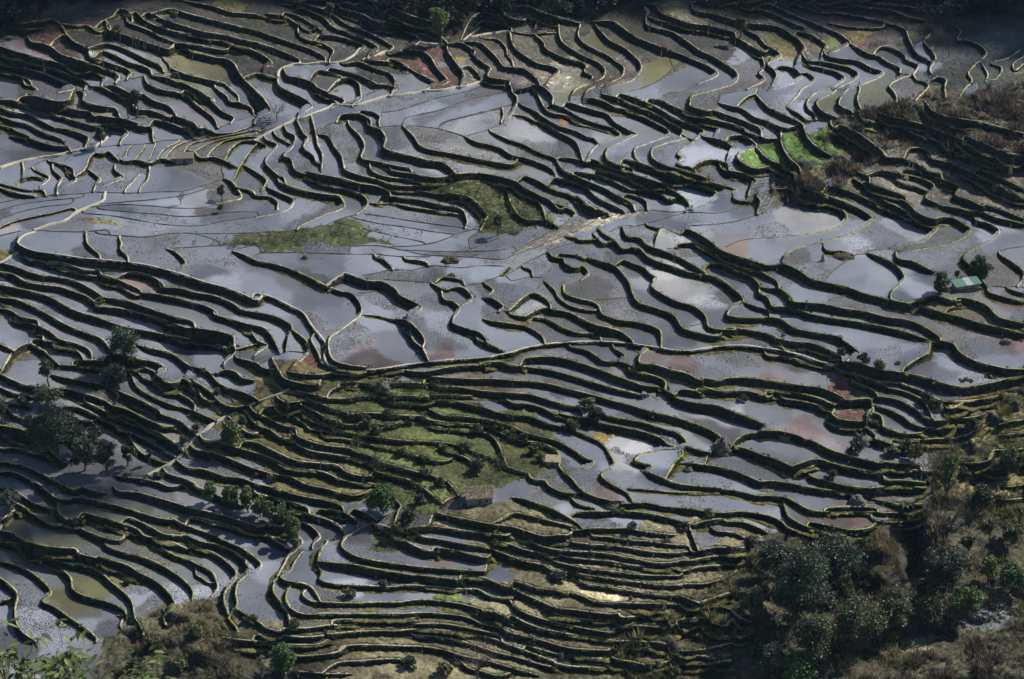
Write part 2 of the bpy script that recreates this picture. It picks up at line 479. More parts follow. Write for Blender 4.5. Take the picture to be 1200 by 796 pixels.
w8.0 1610,538 1640,550 1670,570 1690,586 1720,598 1760,610 1800,622 1840,620 1875,636 1900,653 1940,663 1985,673 2025,688 2075,700 2110,708 2160,718 2210,733 2250,743 2300,758 2350,770 2400,783
b0.0 1620,530 1680,526 1730,518 1775,503 1800,488
b0.0 1700,580 1730,566 1765,560 1800,559
w7.0 1800,443 1775,458 1782,473 1775,498
w5.0 1725,468 1758,473
w6.0 1590,573 1625,570 1660,583 1685,603
b0.0 1550,530 1590,548 1610,543
b0.0 1560,510 1625,498 1680,500 1730,488 1760,473
b0.0 1480,533 1520,523 1570,510
w5.5 1470,553 1500,558 1520,576 1550,586 1580,598 1610,613 1650,636
b0.0 1560,583 1600,580
w6.2 1500,583 1520,603 1550,616 1580,626 1615,638 1650,643 1685,653 1720,678 1740,698 1740,713 1715,723 1705,738 1725,743 1765,746 1800,744 1830,748 1860,768 1890,776 1930,783 1970,790
w5.5 1415,548 1440,563 1460,583 1480,580
b0.0 1425,548 1450,533 1480,529
w6.0 1390,548 1400,558 1415,570
b0.0 1390,548 1415,523 1455,506
w6.0 1460,610 1485,618 1510,628 1525,643 1540,653 1528,670 1550,688 1585,706 1625,718 1652,738 1658,758
w6.5 1375,603 1410,613 1440,623 1465,648 1475,663 1485,693 1500,710 1540,723 1580,740 1600,768 1635,780 1680,788
w5.8 1660,618 1690,618 1725,633 1760,648 1780,668 1780,686 1800,698 1810,718
w5.0 1695,606 1730,613 1765,626 1800,646 1820,658 1825,670
w6.0 1345,628 1365,623 1380,643 1360,658
w5.0 1320,668 1325,688 1355,700 1390,708 1405,720
w4.0 1300,680 1310,698 1340,718 1390,728
b0.0 1375,606 1365,618
b0.0 1360,658 1320,670
b0.0 1400,704 1470,698
w6.5 1405,723 1415,738 1450,750 1480,753 1515,760 1545,773 1550,793
w6.0 1232,693 1255,688 1275,698 1288,710
b0.0 1250,686 1275,658 1280,648
w6.5 1270,723 1300,726 1335,733 1365,748 1400,763 1435,768
w5.0 1200,738 1240,743 1280,748 1320,768 1355,780 1400,783
w7.0 1390,758 1425,768 1455,778 1480,796
w4.5 1650,756 1670,770 1720,773
w5.5 1705,768 1750,773 1800,783 1820,793
w5.0 1770,718 1800,728
w6.0 1298,603 1320,606 1325,618
w3.5 1230,628 1245,633
b0.0 1200,658 1240,650 1275,648 1300,618
w4.0 1310,596 1350,598 1370,606
b0.0 1510,628 1550,633
w3.5 1520,530 1550,536 1545,543
b0.0 1650,758 1615,766
w6.5 1340,814 1375,821 1400,836 1415,846 1445,848
w5.5 1440,816 1465,834 1450,844
w5.0 1435,846 1465,851 1490,864
w7.5 1480,871 1520,878 1550,888 1560,898
w8.5 1520,816 1500,836 1500,851 1530,854 1570,866 1610,876 1640,891
w9.0 1230,841 1270,836 1310,838 1350,848 1390,861 1430,876 1470,891 1510,904 1540,906
w8.5 1570,941 1540,934 1510,921
w7.0 1200,944 1230,946 1270,956 1300,971
w8.5 1300,966 1340,976 1390,981
w5.5 1390,968 1430,976 1470,984 1510,991 1550,1004 1590,1016 1610,1041 1590,1051
w8.5 1390,988 1430,996 1480,1006 1520,1016 1550,1028 1565,1041
w4.0 1320,998 1350,1011 1380,1024 1405,1036 1420,1051
w4.5 1420,1051 1438,1081 1435,1096 1410,1111 1420,1126 1450,1144 1470,1156 1480,1171
w5.5 1220,1034 1260,1038 1295,1051 1312,1071 1310,1091
b0.0 1310,1091 1280,1106 1250,1116 1240,1111
w6.0 1240,1114 1250,1124 1275,1126 1290,1141 1320,1154 1355,1156
w5.5 1320,1106 1340,1121 1360,1146 1385,1161 1420,1171 1460,1176
b0.0 1280,1121 1320,1111
w6.0 1420,1171 1460,1181 1510,1178 1550,1186 1600,1191
w10.0 1570,926 1600,938 1640,946 1680,951 1720,966 1760,981 1790,996 1780,1011
w9.0 1520,911 1550,911 1580,926
w7.5 1640,886 1680,891 1710,886 1750,886 1800,892 1840,898 1880,904 1920,908 1955,921 1978,934
w6.5 1645,908 1690,918 1740,916 1770,921 1800,931
w7.0 1595,914 1630,916 1640,921
w8.2 1740,1021 1770,1014 1800,1010 1830,1011 1870,1021 1890,1031
w6.0 1610,1046 1640,1056 1665,1061
w5.0 1550,1054 1520,1061 1495,1071 1490,1081 1525,1091 1525,1098 1505,1106
w5.0 1580,1086 1590,1076 1600,1066
w6.0 1505,1104 1540,1114 1570,1128 1600,1136 1650,1141 1690,1144
w7.5 1590,1086 1620,1086 1660,1091 1700,1098 1740,1111 1780,1128 1800,1127 1840,1131 1890,1141 1930,1148 1960,1151
w9.2 1700,1046 1730,1048 1760,1056 1790,1068 1800,1070 1830,1081 1860,1094 1900,1096
w5.8 1690,1148 1730,1151 1770,1161 1800,1162 1840,1166 1870,1181 1900,1196 1950,1200 2010,1200 2080,1202 2120,1204
w2.5 1470,1146 1520,1148 1580,1154 1650,1154 1690,1151
w5.0 1660,1066 1680,1046 1715,1041
w6.0 1200,1166 1230,1171 1260,1181 1290,1191
w4.0 1355,1181 1390,1191
w4.5 1595,1056 1610,1046
w5.0 1200,1204 1230,1206 1260,1214 1300,1224 1345,1236
w4.0 1325,1209 1350,1224 1360,1232
w7.0 1350,1202 1410,1199 1470,1199 1520,1204 1560,1212 1600,1224 1615,1236
w7.0 1620,1232 1650,1222 1695,1216
w6.0 1625,1194 1650,1199 1695,1202 1740,1199 1800,1209 1830,1222 1850,1239 1890,1249 1945,1252
w6.5 1700,1222 1740,1224 1775,1236 1800,1249
w6.5 1345,1244 1380,1239 1430,1239 1470,1239 1510,1246 1560,1252 1585,1254
w6.0 1390,1256 1430,1259 1470,1266 1520,1269 1570,1276 1610,1279
w6.5 1290,1259 1330,1269 1380,1276 1430,1279 1480,1286 1530,1294 1580,1296 1620,1292
w6.0 1245,1269 1280,1284 1330,1292 1380,1294 1430,1299 1480,1309 1530,1319 1570,1319 1600,1314
w6.0 1300,1296 1330,1306 1380,1312 1430,1316 1470,1324 1520,1329 1555,1326 1595,1339
w6.0 1295,1314 1330,1324 1380,1334 1430,1339 1480,1346 1530,1349 1590,1349
w6.5 1355,1344 1400,1352 1450,1359 1500,1366 1550,1372 1590,1372
w7.0 1365,1366 1420,1376 1470,1384 1520,1392 1570,1396 1590,1396
w6.5 1335,1389 1370,1399 1390,1409 1430,1412 1480,1414 1550,1416 1595,1419
w7.5 1205,1364 1230,1369 1260,1379 1300,1384 1330,1392
w7.0 1300,1439 1350,1449 1390,1454 1435,1456
w7.0 1210,1426 1250,1444 1300,1459 1350,1469 1400,1479 1435,1482
w8.5 1200,1444 1230,1459 1270,1474 1310,1482 1350,1489
w6.5 1345,1489 1390,1494 1425,1499
w7.5 1200,1484 1240,1494 1280,1504 1320,1516 1360,1522 1425,1524
w5.0 1235,1514 1270,1524 1310,1534
w6.5 1320,1532 1360,1539 1400,1544 1435,1539
w6.5 1300,1554 1340,1562 1380,1564 1415,1566
w7.5 1625,1294 1670,1284 1700,1284 1745,1284
w6.0 1620,1314 1660,1306 1700,1302 1740,1299
w6.0 1600,1339 1640,1329 1680,1326 1730,1324
w5.5 1600,1369 1640,1369 1670,1364 1720,1344
w6.0 1680,1244 1720,1249 1750,1264
w6.5 1590,1454 1630,1449 1660,1449
b0.0 1440,1529 1500,1524 1560,1524 1630,1524 1680,1519 1740,1504
w6.0 1550,1534 1600,1534 1650,1539 1680,1544
w6.5 1610,1564 1650,1559 1690,1559
w5.0 1640,1414 1680,1399 1710,1389
w5.5 1460,1422 1510,1424 1550,1429
w5.5 1440,1544 1490,1554 1540,1564
w5.0 1450,1504 1510,1504 1560,1509
w4.5 1830,0 1860,10 1890,20 1925,32
w4.5 1865,0 1890,8 1925,22
w5.0 1895,2 1930,10 1970,12 2010,15 2050,20 2090,25 2130,38 2170,50
w4.0 1965,0 2010,5 2050,8 2100,12 2140,18 2180,30
w3.5 1940,55 1985,62 2015,65 2065,65
w4.5 1925,32 1965,30 2010,38 2050,45 2080,52 2120,68 2130,90
w5.0 1870,75 1900,80 1920,92 1940,108 1930,118
w5.5 1830,155 1860,160 1875,172 1875,185 1850,200 1800,212
w5.0 1940,131 1975,138 2010,142 2040,158 2070,170 2060,182 2030,195 2000,205 1965,210
w4.5 1895,142 1930,145 1965,152 1995,160 2012,175 2000,190 1975,202 1960,210
w5.0 1900,155 1930,160 1960,168 1980,182 1970,195 1945,208
w4.5 1880,172 1895,172 1910,185 1905,195 1880,210 1870,225 1845,250
w4.5 1845,252 1870,265 1890,280
w5.5 1800,250 1830,265 1860,280 1880,290
w4.0 1940,210 1910,220 1892,240 1895,255 1910,268
w5.5 1950,220 1920,235 1915,245 1930,262 1960,275
w6.0 1985,212 1968,235 1970,248 1995,260
w5.0 2015,210 2010,230 2015,250 2020,258
b0.0 1900,282 1950,280 2000,265 2025,258 2060,258 2090,250 2120,240 2180,235 2250,225
w5.0 2035,125 2060,132 2080,145 2110,160 2110,172 2140,175
w4.0 2140,175 2110,185 2085,200 2095,215 2102,230 2100,240
w5.0 2060,112 2085,110 2120,128 2125,140 2152,152 2150,162
w6.0 2140,110 2150,125 2170,138 2190,148
b0.0 2225,110 2225,135 2200,160 2180,175
w3.5 2180,80 2160,100 2145,108
w4.5 2242,65 2252,75 2245,90 2270,95 2300,108 2312,125 2300,140 2285,150
b0.0 2242,65 2270,55 2300,42
w3.0 2285,152 2270,172 2278,190 2260,210
w3.0 2305,155 2315,175 2310,192
w2.5 2390,118 2360,138 2330,145 2325,150 2348,160 2335,185
w2.5 2400,132 2375,150 2380,165 2400,150
w5.0 2180,190 2200,180 2218,188 2215,200
w3.0 2150,188 2170,192 2175,205 2150,230
w6.5 2080,368 2110,370 2140,380 2170,395
w6.5 2175,325 2200,332 2220,350 2250,362 2290,375 2330,390 2350,398
w6.0 2242,345 2275,350 2300,365 2335,380 2365,390 2390,398
w5.0 2330,355 2365,360 2400,365
w4.5 2130,350 2160,348 2180,358
w6.0 1885,302 1895,325 1915,345 1950,365
w6.0 1830,320 1835,345 1850,370 1875,395
w5.0 1800,372 1830,385 1865,398
w3.0 1950,295 1975,310 2000,325 2020,335
w6.5 1835,443 1865,443 1900,446 1930,453
w6.5 1915,470 1945,476 1970,488 1985,510 1970,530 1935,543 1870,553 1800,559
w6.5 1900,446 1935,458 1970,470 2000,483 2025,496 2045,516 2015,536 1965,558 1910,573 1865,583 1845,596 1832,613
w6.5 1940,436 1975,443 2010,456 2045,473 2080,486
w6.5 2065,490 2095,500 2130,508 2160,518 2195,533 2185,550 2160,566 2120,573 2085,583
w6.5 2000,418 2030,436 2065,450 2100,463 2130,478 2150,498 2185,513
w6.0 2010,403 2035,413
w6.5 2065,400 2110,408 2150,416 2185,430 2188,446 2170,463 2200,478
w6.5 2200,510 2230,510 2260,526 2275,540 2255,560 2220,573 2170,583 2125,590
w6.5 2288,516 2315,523 2342,540 2325,563 2295,578 2265,596 2260,608 2280,628
w7.0 2195,418 2225,426 2250,438 2240,458 2275,470 2300,483
w6.5 2200,480 2235,486 2280,496
w6.5 2295,493 2330,508 2370,518 2400,526
w7.0 2250,398 2290,418 2330,438 2360,453 2385,473 2400,480
w6.0 2295,398 2330,410 2370,428 2400,443
w5.0 2300,478 2340,488 2375,503 2400,513
w6.5 2120,398 2165,400 2200,408
b0.0 2085,583 2040,588 2028,596 2005,598
w6.5 2032,593 2065,603 2095,618 2115,638 2118,658 2090,686 2088,698
b0.0 2005,598 1975,618 1945,643 1940,660
w4.0 1940,588 1970,588 2000,598
w7.0 2100,590 2105,606 2140,613 2175,630 2190,638
b0.0 2088,583 2105,590
w5.0 2342,590 2345,598 2370,613 2395,633 2398,653 2385,670
b0.0 2342,590 2365,583 2400,578
b0.0 2315,673 2360,673 2400,673
w7.5 2245,698 2280,703 2315,718 2340,743 2375,753 2400,758
w5.0 2320,686 2360,698 2400,708
w4.5 2365,678 2400,688
w3.5 2220,726 2245,713
w6.0 2185,693 2210,698 2245,706
w5.0 1800,676 1830,678 1855,698
w6.5 1815,718 1860,723 1900,736 1950,746 2000,753 2040,760 2080,768 2120,778 2150,788
w7.5 1855,706 1890,710 1930,713 1975,723 2025,730 2075,743 2125,750 2160,763 2200,788
b0.0 1925,713 1960,698 1990,693
w4.0 1830,618 1800,626
w5.0 1800,834 1840,836 1880,846 1920,856 1950,861
w6.5 1860,801 1900,804 1930,814 1970,834
w5.0 1870,811 1900,816 1935,831 1960,841
w6.0 1950,796 1980,801 2005,818 2015,831 1990,841
w10.0 1970,846 2010,851 2060,866 2100,871 2140,878 2180,888 2230,904 2270,906 2320,898 2360,888 2400,878
w7.8 2120,861 2150,841 2175,826 2180,801 2175,796 2230,804 2250,826 2280,844 2320,856 2360,864 2400,866
p4.5 2050,884 2090,891 2130,906 2170,921 2195,936
w5.0 2080,908 2120,918 2150,931 2170,946
w5.5 2000,896 2025,904 2048,916
w7.5 2060,931 2090,934 2120,944 2150,961 2170,978 2200,986
w6.5 2050,951 2085,961 2115,976 2140,994 2180,1004 2215,1001
w6.5 2045,968 2065,976
w7.5 1990,871 2030,881 2070,901
w5.5 1800,916 1840,918 1880,924 1920,934 1955,948
w7.5 1835,934 1880,941 1920,951 1950,961
w9.0 1975,938 2010,936 2040,936 2045,956
w7.5 1955,961 1950,971 1975,984 2020,986 2040,971
w7.5 1935,991 1965,1001 2000,996 2030,1004 2050,1018
w6.0 2035,968 2030,981 2055,994 2090,1008 2120,1016 2160,1014
w6.5 2190,986 2220,984 2230,981
w4.0 2235,981 2280,978 2320,966
w4.5 2100,1026 2150,1031 2200,1028 2240,1026 2280,1011
w3.5 2140,1044 2190,1041 2245,1041
w5.0 2210,941 2250,941 2300,936 2340,928
w6.5 2210,946 2225,958 2255,946
w9.0 1890,1028 1920,1041 1950,1056 1990,1068 2030,1078 2065,1086
w8.5 2035,1026 2070,1034 2110,1051 2150,1061
w6.5 2060,1081 2100,1086 2150,1088
w9.0 1910,1076 1950,1086 1990,1096 2030,1104 2065,1111
w8.5 2065,1096 2110,1098 2160,1104 2190,1104
w7.0 1900,1116 1940,1128 1980,1138 2030,1144 2070,1141
w6.0 2065,1124 2110,1126 2170,1131
w9.0 2020,1144 2070,1141 2120,1141 2170,1144
w6.0 2035,1168 2070,1174 2110,1184 2165,1181
w5.5 1940,1191 2000,1188 2050,1191
w7.5 1960,1148 2000,1154 2030,1166
w6.0 2340,996 2370,988 2400,984
w5.0 2340,1021 2370,1018 2400,1016
w5.5 2330,1056 2370,1056 2400,1051
w6.0 2330,1101 2370,1091 2400,1086
w6.0 2330,1141 2370,1141 2400,1136
w6.0 2320,1166 2360,1171 2400,1168
w5.5 2260,1086 2300,1084 2320,1076
w6.0 1900,1224 1950,1234 1990,1242 2030,1239 2050,1229
w6.0 2050,1219 2100,1224 2160,1216
w5.5 1845,1204 1860,1219 1890,1234 1920,1242
w4.5 1945,1256 1980,1256 2015,1259
w5.0 1950,1274 1990,1279 2020,1284
b0.0 2080,1539 2120,1534 2150,1519
w4.0 2240,1494 2280,1474
b0.0 133,217 193,212 233,203 267,197 313,183 360,175 400,167
w7.0 567,180 587,200 620,233 630,257 600,273
w7.0 67,220 100,230 133,237 160,233
w6.0 427,193 467,213 500,233
w6.0 0,440 40,453 80,460
w6.0 40,427 73,413 107,420
w7.0 440,293 480,300 507,313
w6.0 413,100 467,107 527,117
w8.0 251,833 293,833 333,843
w8.0 251,862 287,863 320,870
w8.0 251,903 293,923 333,940 373,963
w8.0 251,943 293,967 347,990
w8.0 400,787 453,797 507,807 533,817
w8.0 413,767 467,770 527,780 547,790
w5.0 533,797 553,823 527,850
w5.0 603,797 627,810 600,830
w9.0 653,867 673,890 740,903
w8.0 620,957 660,947 707,940
w7.0 40,750 87,763 100,783
w7.0 0,997 53,1007 107,1023
w7.0 120,997 160,1017 200,1037
w8.0 360,1010 400,1030 427,1057
w7.0 560,840 600,850 620,863
w7.0 800,20 840,30 880,47 933,57
w7.0 920,20 973,40 1020,50
w6.0 800,270 840,267 867,280
w7.0 1387,373 1440,393 1500,413 1560,433
w7.0 1467,373 1533,393 1600,413
w7.0 1353,460 1380,480 1420,507
w6.0 1227,13 1267,27 1307,40
w6.0 1173,20 1193,40 1227,47
w7.0 1113,40 1147,50 1193,60
w6.0 1213,233 1200,267 1180,287
b0.0 1027,303 1040,287 1100,270 1193,247
w6.0 1040,452 1100,462 1140,502
w6.0 1196,472 1226,512 1280,516
w6.0 1173,433 1227,447 1267,480
w7.0 1440,1473 1493,1467 1547,1470 1593,1463
w7.0 1433,1520 1493,1520 1547,1513
w7.0 1440,1553 1507,1557 1567,1550
w6.0 1460,1447 1520,1443 1560,1447
w6.0 2027,280 2107,300 2173,327
w6.0 2067,267 2167,293 2267,333 2367,373
w6.0 2200,267 2300,287 2400,313
w7.0 1973,293 2013,313 2067,353
w7.0 2267,320 2333,347 2400,373
w7.0 2180,370 2240,387 2320,427 2400,467
w6.0 2167,100 2193,133 2180,160
w7.0 2067,467 2107,487 2147,507
w6.0 2027,427 2067,440 2120,460
w6.0 1867,427 1887,443 1920,467
w7.0 2107,427 2153,440 2180,453
w6.0 1600,1473 1653,1460 1700,1467
w6.0 1600,1527 1660,1520 1733,1503
w6.0 1600,1553 1667,1553 1713,1547
w6.0 1613,1433 1667,1423 1707,1427
w6.0 1680,1487 1733,1493 1760,1487
w6.0 1713,1453 1740,1450 1760,1460"""
def load_lines(txt):
    out=[]
    for l in txt.strip().split('\n'):
        k,*p=l.split(); pts=np.array([[float(c)/2 for c in q.split(',')] for q in p])
        out.append((k[0],float(k[1:]),pts))
    return out
LINES=load_lines(SURVEY)
def smooth_line(p,step=1.6):
    q=np.vstack([2*p[0]-p[1],p,2*p[-1]-p[-2]]); o=[]
    for i in range(1,len(q)-2):
        p0,p1,p2,p3=q[i-1:i+3]; n=max(1,int(np.hypot(*(p2-p1))/step))
        t=np.arange(n)[:,None]/n
        o.append(.5*((2*p1)+(-p0+p2)*t+(2*p0-5*p1+4*p2-p3)*t*t+(-p0+3*p1-3*p2+p3)*t**3))
    o.append(q[-2][None]); return np.vstack(o)
def mirrored(lines):                 # terraces go on past the mapped sheet
    ex=[]
    for k,h,p in lines:
        if p[:,0].min()<MU: ex.append((k,h,np.column_stack([-p[:,0],p[:,1]])[::-1]))
        if p[:,0].max()>PW-MU: ex.append((k,h,np.column_stack([2*PW-p[:,0],p[:,1]])[::-1]))
        if p[:,1].min()<MT: ex.append((k,h,np.column_stack([p[:,0],-p[:,1]])))
        if p[:,1].max()>PH-MB: ex.append((k,h,np.column_stack([p[:,0],2*PH-p[:,1]])))
    return ex
NREAL=len(LINES)
def join_ends(lines,reach=30.):      # a bank runs on until it meets its neighbour
    segs=np.concatenate([np.column_stack([smooth_line(p,2.),np.full(len(smooth_line(p,2.)),n)]) for n,(k,h,p) in enumerate(lines)])
    out=[]
    for n,(k,h,p) in enumerate(lines):
        q=[r for r in p]
        for end in (0,-1):
            e=p[end]; d=e-p[1 if end==0 else -2]; d=d/max(np.hypot(*d),1e-6)
            w=segs[segs[:,2]!=n]; v=w[:,:2]-e; D=np.hypot(v[:,0],v[:,1]); c=(v@d)/np.maximum(D,1e-6)
            ok=((D<reach)&(c>.85))|((D<13)&(c>.5))
            if ok.any() and not (D<1.5).any():
                t=w[ok][np.argmin(D[ok]-4*c[ok]),:2]
                if end==0: q.insert(0,t)
                else: q.append(t)
        out.append((k,h,np.array(q)))
    return out
LINES=join_ends(LINES)
ALL=[(k,h,smooth_line(p)) for k,h,p in LINES+mirrored(LINES)]
dV=np.zeros((GH-1,GW),np.float32)    # z[j]-z[j+1]
dU=np.zeros((GH,GW-1),np.float32)    # z[i+1]-z[i]
def taper(p):
    s=np.r_[0,np.cumsum(np.hypot(*np.diff(p,axis=0).T))]; L=s[-1]; e=min(10,L*.3)+1e-6
    return np.clip(np.minimum(s,L-s)/e,0,1)*.75+.25
def wh(k,h,u,v,tp):
    t=unproj(u,v,base_at(u,v))[3]
    return 1.04*h/FPX*t*tp
for k,h,p in ALL:
    if h<=0: continue
    tp=taper(p)
    for (a,b,ta) in zip(p[:-1],p[1:],tp):
        H=wh(k,h,a[0],a[1],ta)
        u0,v0,u1,v1=a[0]+MU,a[1]+MT,b[0]+MU,b[1]+MT
        if u1!=u0:
            lo,hi=sorted((u0,u1)); s=1 if u1>u0 else -1
            for i in range(math.ceil(lo),math.ceil(hi)):
                j=math.floor(v0+(v1-v0)*(i-u0)/(u1-u0))
                if 0<=i<GW and 0<=j<GH-1: dV[j,i]+=s*H
        if v1!=v0:
            lo,hi=sorted((v0,v1)); s=1 if v1>v0 else -1
            for j in range(math.ceil(lo),math.ceil(hi)):
                i=math.floor(u0+(u1-u0)*(j-v0)/(v1-v0))
                if 0<=i<GW-1 and 0<=j<GH: dU[j,i]+=s*H
print('cracks',time.time()-T0)
uu,vv=np.meshgrid(np.arange(GW)-MU,np.arange(GH)-MT)
ZB=base_at(uu.astype(float),vv.astype(float)).astype(np.float32)
# bare hillside (scrub) keeps the natural gradient of the hill
def poly_mask(poly,U,V,soft=0):
    m=np.zeros(U.shape,bool); P=np.array(poly,float); n=len(P)
    for i in range(n):
        x1,y1=P[i];x2,y2=P[(i+1)%n]
        if y1==y2: continue
        c=((y1>V)!=(y2>V))&(U<(x2-x1)*(V-y1)/(y2-y1)+x1); m^=c
    return m
SCRUB=[[(960,150),(1010,128),(1120,112),(1200,100),(1370,90),(1370,195),(1200,195),(1150,175),(1080,162),(1040,175),(1010,190),(960,215),(925,240),(900,210),(930,180)],
 [(-170,-70),(180,-70),(175,-5),(110,4),(60,14),(40,40),(0,50),(-170,60)],
 [(300,-70),(1370,-70),(1370,20),(1150,20),(1085,45),(1080,0),(820,-5),(750,5),(700,22),(590,25),(540,40),(500,40),(440,25),(420,5),(300,-5)],
 [(850,640),(920,628),(1030,615),(1085,600),(1110,470),(1200,455),(1370,440),(1370,905),(850,905),(700,905),(715,720),(790,700),(840,690)],
 [(110,796),(125,745),(190,715),(235,700),(262,730),(300,757),(320,785),(380,796),(560,800),(700,800),(700,905),(-170,905),(-170,830),(110,830)]]
SM=np.zeros((GH,GW),bool)
for s in SCRUB: SM|=poly_mask(s,uu,vv)
gV=ZB[:-1]-ZB[1:]; gU=ZB[:,1:]-ZB[:,:-1]
SMf=SM.astype(np.float32)
dV+=gV*SMf[:-1]*.9; dU+=gU*SMf[:,:-1]*.9
def solve(dV,dU,zb,lam):
    # (L+lam) z = div + lam zb, Neumann borders, by mirror FFT
    r=lam*zb.astype(np.float64).copy()
    r[:-1]+=dV; r[1:]-=dV; r[:,1:]+=dU; r[:,:-1]-=dU
    R=np.block([[r,r[:,::-1]],[r[::-1],r[::-1,::-1]]])
    F=np.fft.rfft2(R); ny,nx=R.shape
    ky=2-2*np.cos(2*np.pi*np.arange(ny)/ny); kx=2-2*np.cos(2*np.pi*np.arange(nx//2+1)/nx)
    return np.fft.irfft2(F/(ky[:,None]+kx[None]+lam),s=R.shape)[:r.shape[0],:r.shape[1]].astype(np.float32)
Z=solve(dV,dU,ZB,1/350.**2)
print('solved',time.time()-T0)
def Zs(u,v):
    i=np.clip(np.rint(np.asarray(u)+MU).astype(int),0,GW-1); j=np.clip(np.rint(np.asarray(v)+MT).astype(int),0,GH-1)
    return Z[j,i]
import bpy, random
rng=np.random.default_rng(7); random.seed(7)
S=bpy.context.scene; C=S.collection
# ---------------------------------------------------------------- noise on the plan
class Noise:
    def __init__(s,seed,n=256): s.g=np.random.default_rng(seed).standard_normal((n,n)).astype(np.float32); s.n=n
    def __call__(s,x,y,sc):
        x=np.asarray(x)/sc; y=np.asarray(y)/sc; i=np.floor(x).astype(int); j=np.floor(y).astype(int)
        fx=(x-i); fy=(y-j); fx=fx*fx*(3-2*fx); fy=fy*fy*(3-2*fy); n=s.n
        g=s.g; a=g[j%n,i%n]; b=g[j%n,(i+1)%n]; c=g[(j+1)%n,i%n]; d=g[(j+1)%n,(i+1)%n]
        return (a*(1-fx)+b*fx)*(1-fy)+(c*(1-fx)+d*fx)*fy
N1,N2,N3,N4=Noise(1),Noise(2),Noise(3),Noise(4)
def fbm(x,y,sc,o=4,n=N1):
    r=0;a=1
    for k in range(o): r=r+a*n(x+17.3*k,y-9.1*k,sc/2**k); a*=.5
    return r
# ---------------------------------------------------------------- covers painted field by field
SILT=(.143,.157,.188); 
COL=np.zeros((GH,GW,3),np.float32); COL[:]=(.085,.08,.078)
WET=np.ones((GH,GW),np.float32); WCOL=np.zeros((GH,GW,3),np.float32); WCOL[:]=SILT
POKE=np.full((GH,GW),.35,np.float32); VEG=np.zeros((GH,GW),np.float32)
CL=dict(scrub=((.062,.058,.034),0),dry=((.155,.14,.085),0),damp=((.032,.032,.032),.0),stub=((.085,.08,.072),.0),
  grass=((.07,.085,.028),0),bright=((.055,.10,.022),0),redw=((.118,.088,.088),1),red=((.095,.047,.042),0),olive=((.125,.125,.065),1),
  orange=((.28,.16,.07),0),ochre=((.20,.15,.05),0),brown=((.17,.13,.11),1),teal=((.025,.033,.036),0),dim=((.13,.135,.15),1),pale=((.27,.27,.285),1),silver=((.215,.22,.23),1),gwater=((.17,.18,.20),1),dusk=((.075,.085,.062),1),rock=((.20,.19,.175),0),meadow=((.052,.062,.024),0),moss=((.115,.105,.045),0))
def put(m,cl):
    c,w=CL[cl]; WET[m]=w
    if w: WCOL[m]=c; COL[m]=np.array(c)*.6
    else: COL[m]=c; VEG[m]={'grass':.6,'bright':1.,'scrub':.3,'moss':.5,'dry':.35}.get(cl,0)
wob=fbm(uu.astype(np.float32),vv.astype(np.float32),40,3)*6
wob2=fbm(vv.astype(np.float32)+99,uu.astype(np.float32),40,3,N2)*6
FIX=np.zeros((GH,GW),bool)
def P(poly,cl,w=1,fix=False):
    m=poly_mask(poly,uu+wob*w,vv+wob2*w); put(m,cl)
    if fix: FIX[m]=True
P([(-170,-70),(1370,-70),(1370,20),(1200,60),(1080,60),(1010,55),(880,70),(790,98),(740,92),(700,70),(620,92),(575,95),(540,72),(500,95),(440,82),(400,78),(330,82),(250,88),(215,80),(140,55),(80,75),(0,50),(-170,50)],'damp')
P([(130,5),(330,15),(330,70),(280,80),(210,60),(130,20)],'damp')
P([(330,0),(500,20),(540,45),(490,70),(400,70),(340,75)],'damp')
P([(770,0),(900,0),(990,40),(1000,55),(900,80),(860,45),(780,20)],'stub')
P([(610,35),(700,55),(750,70),(740,95),(700,108),(660,100),(600,110),(560,100)],'stub',.5)
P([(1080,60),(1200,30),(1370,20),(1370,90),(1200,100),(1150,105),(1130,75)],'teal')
P([(1000,165),(1200,185),(1370,190),(1370,250),(1200,250),(1120,240),(1080,225),(1040,245),(1000,215),(1000,190)],'stub')
P([(390,470),(420,440),(540,440),(600,470),(640,515),(640,548),(600,562),(545,580),(500,600),(455,650),(440,640),(470,590),(455,560),(400,530),(370,500)],'grass',.5)
P([(300,430),(400,440),(390,470),(370,500),(430,540),(440,590),(380,590),(280,540),(260,500),(220,500),(250,470)],'moss')
P([(540,590),(640,590),(660,615),(880,625),(870,700),(800,720),(720,796),(560,796),(500,740),(560,700),(620,670),(560,640),(480,620)],'dry')
P([(300,720),(500,740),(600,796),(600,905),(260,905),(260,740)],'dry')
P([(600,410),(720,430),(880,470),(900,520),(1000,560),(880,560),(780,500),(660,470),(500,440),(440,435)],'dim')
P([(0,440),(160,440),(220,500),(200,560),(100,590),(0,560)],'dim')
P([(60,590),(200,590),(260,640),(240,680),(120,650),(0,660),(0,600)],'dusk')
P([(860,400),(1200,470),(1200,500),(1100,600),(1000,600)],'dim')
P([(495,218),(560,214),(615,225),(645,262),(600,276),(570,270),(545,240),(505,232)],'meadow',.5,True)
P([(600,299),(640,276),(680,263),(720,251),(760,247),(760,252),(725,259),(690,271),(650,288),(605,307)],'rock',.3,True)
P([(250,283),(300,277),(400,268),(465,285),(400,288),(300,289)],'meadow',.4,True)
P([(88,254),(120,258),(155,268),(110,264)],'moss',.3,True)
for s in SCRUB: P(s,'scrub')
P([(885,168),(925,150),(978,160),(988,185),(1000,190),(940,202),(900,192)],'bright',.4,True)
P([(1130,716),(1170,706),(1195,698),(1200,712),(1178,735),(1150,742),(1118,736),(1105,728)],'gwater',.3)
P([(1050,757),(1095,738),(1120,742),(1090,760),(1050,772),(1010,776)],'dry',.3)
P([(985,772),(1010,765),(1060,745),(1100,735),(1060,752),(1010,775)],'grass',.4)
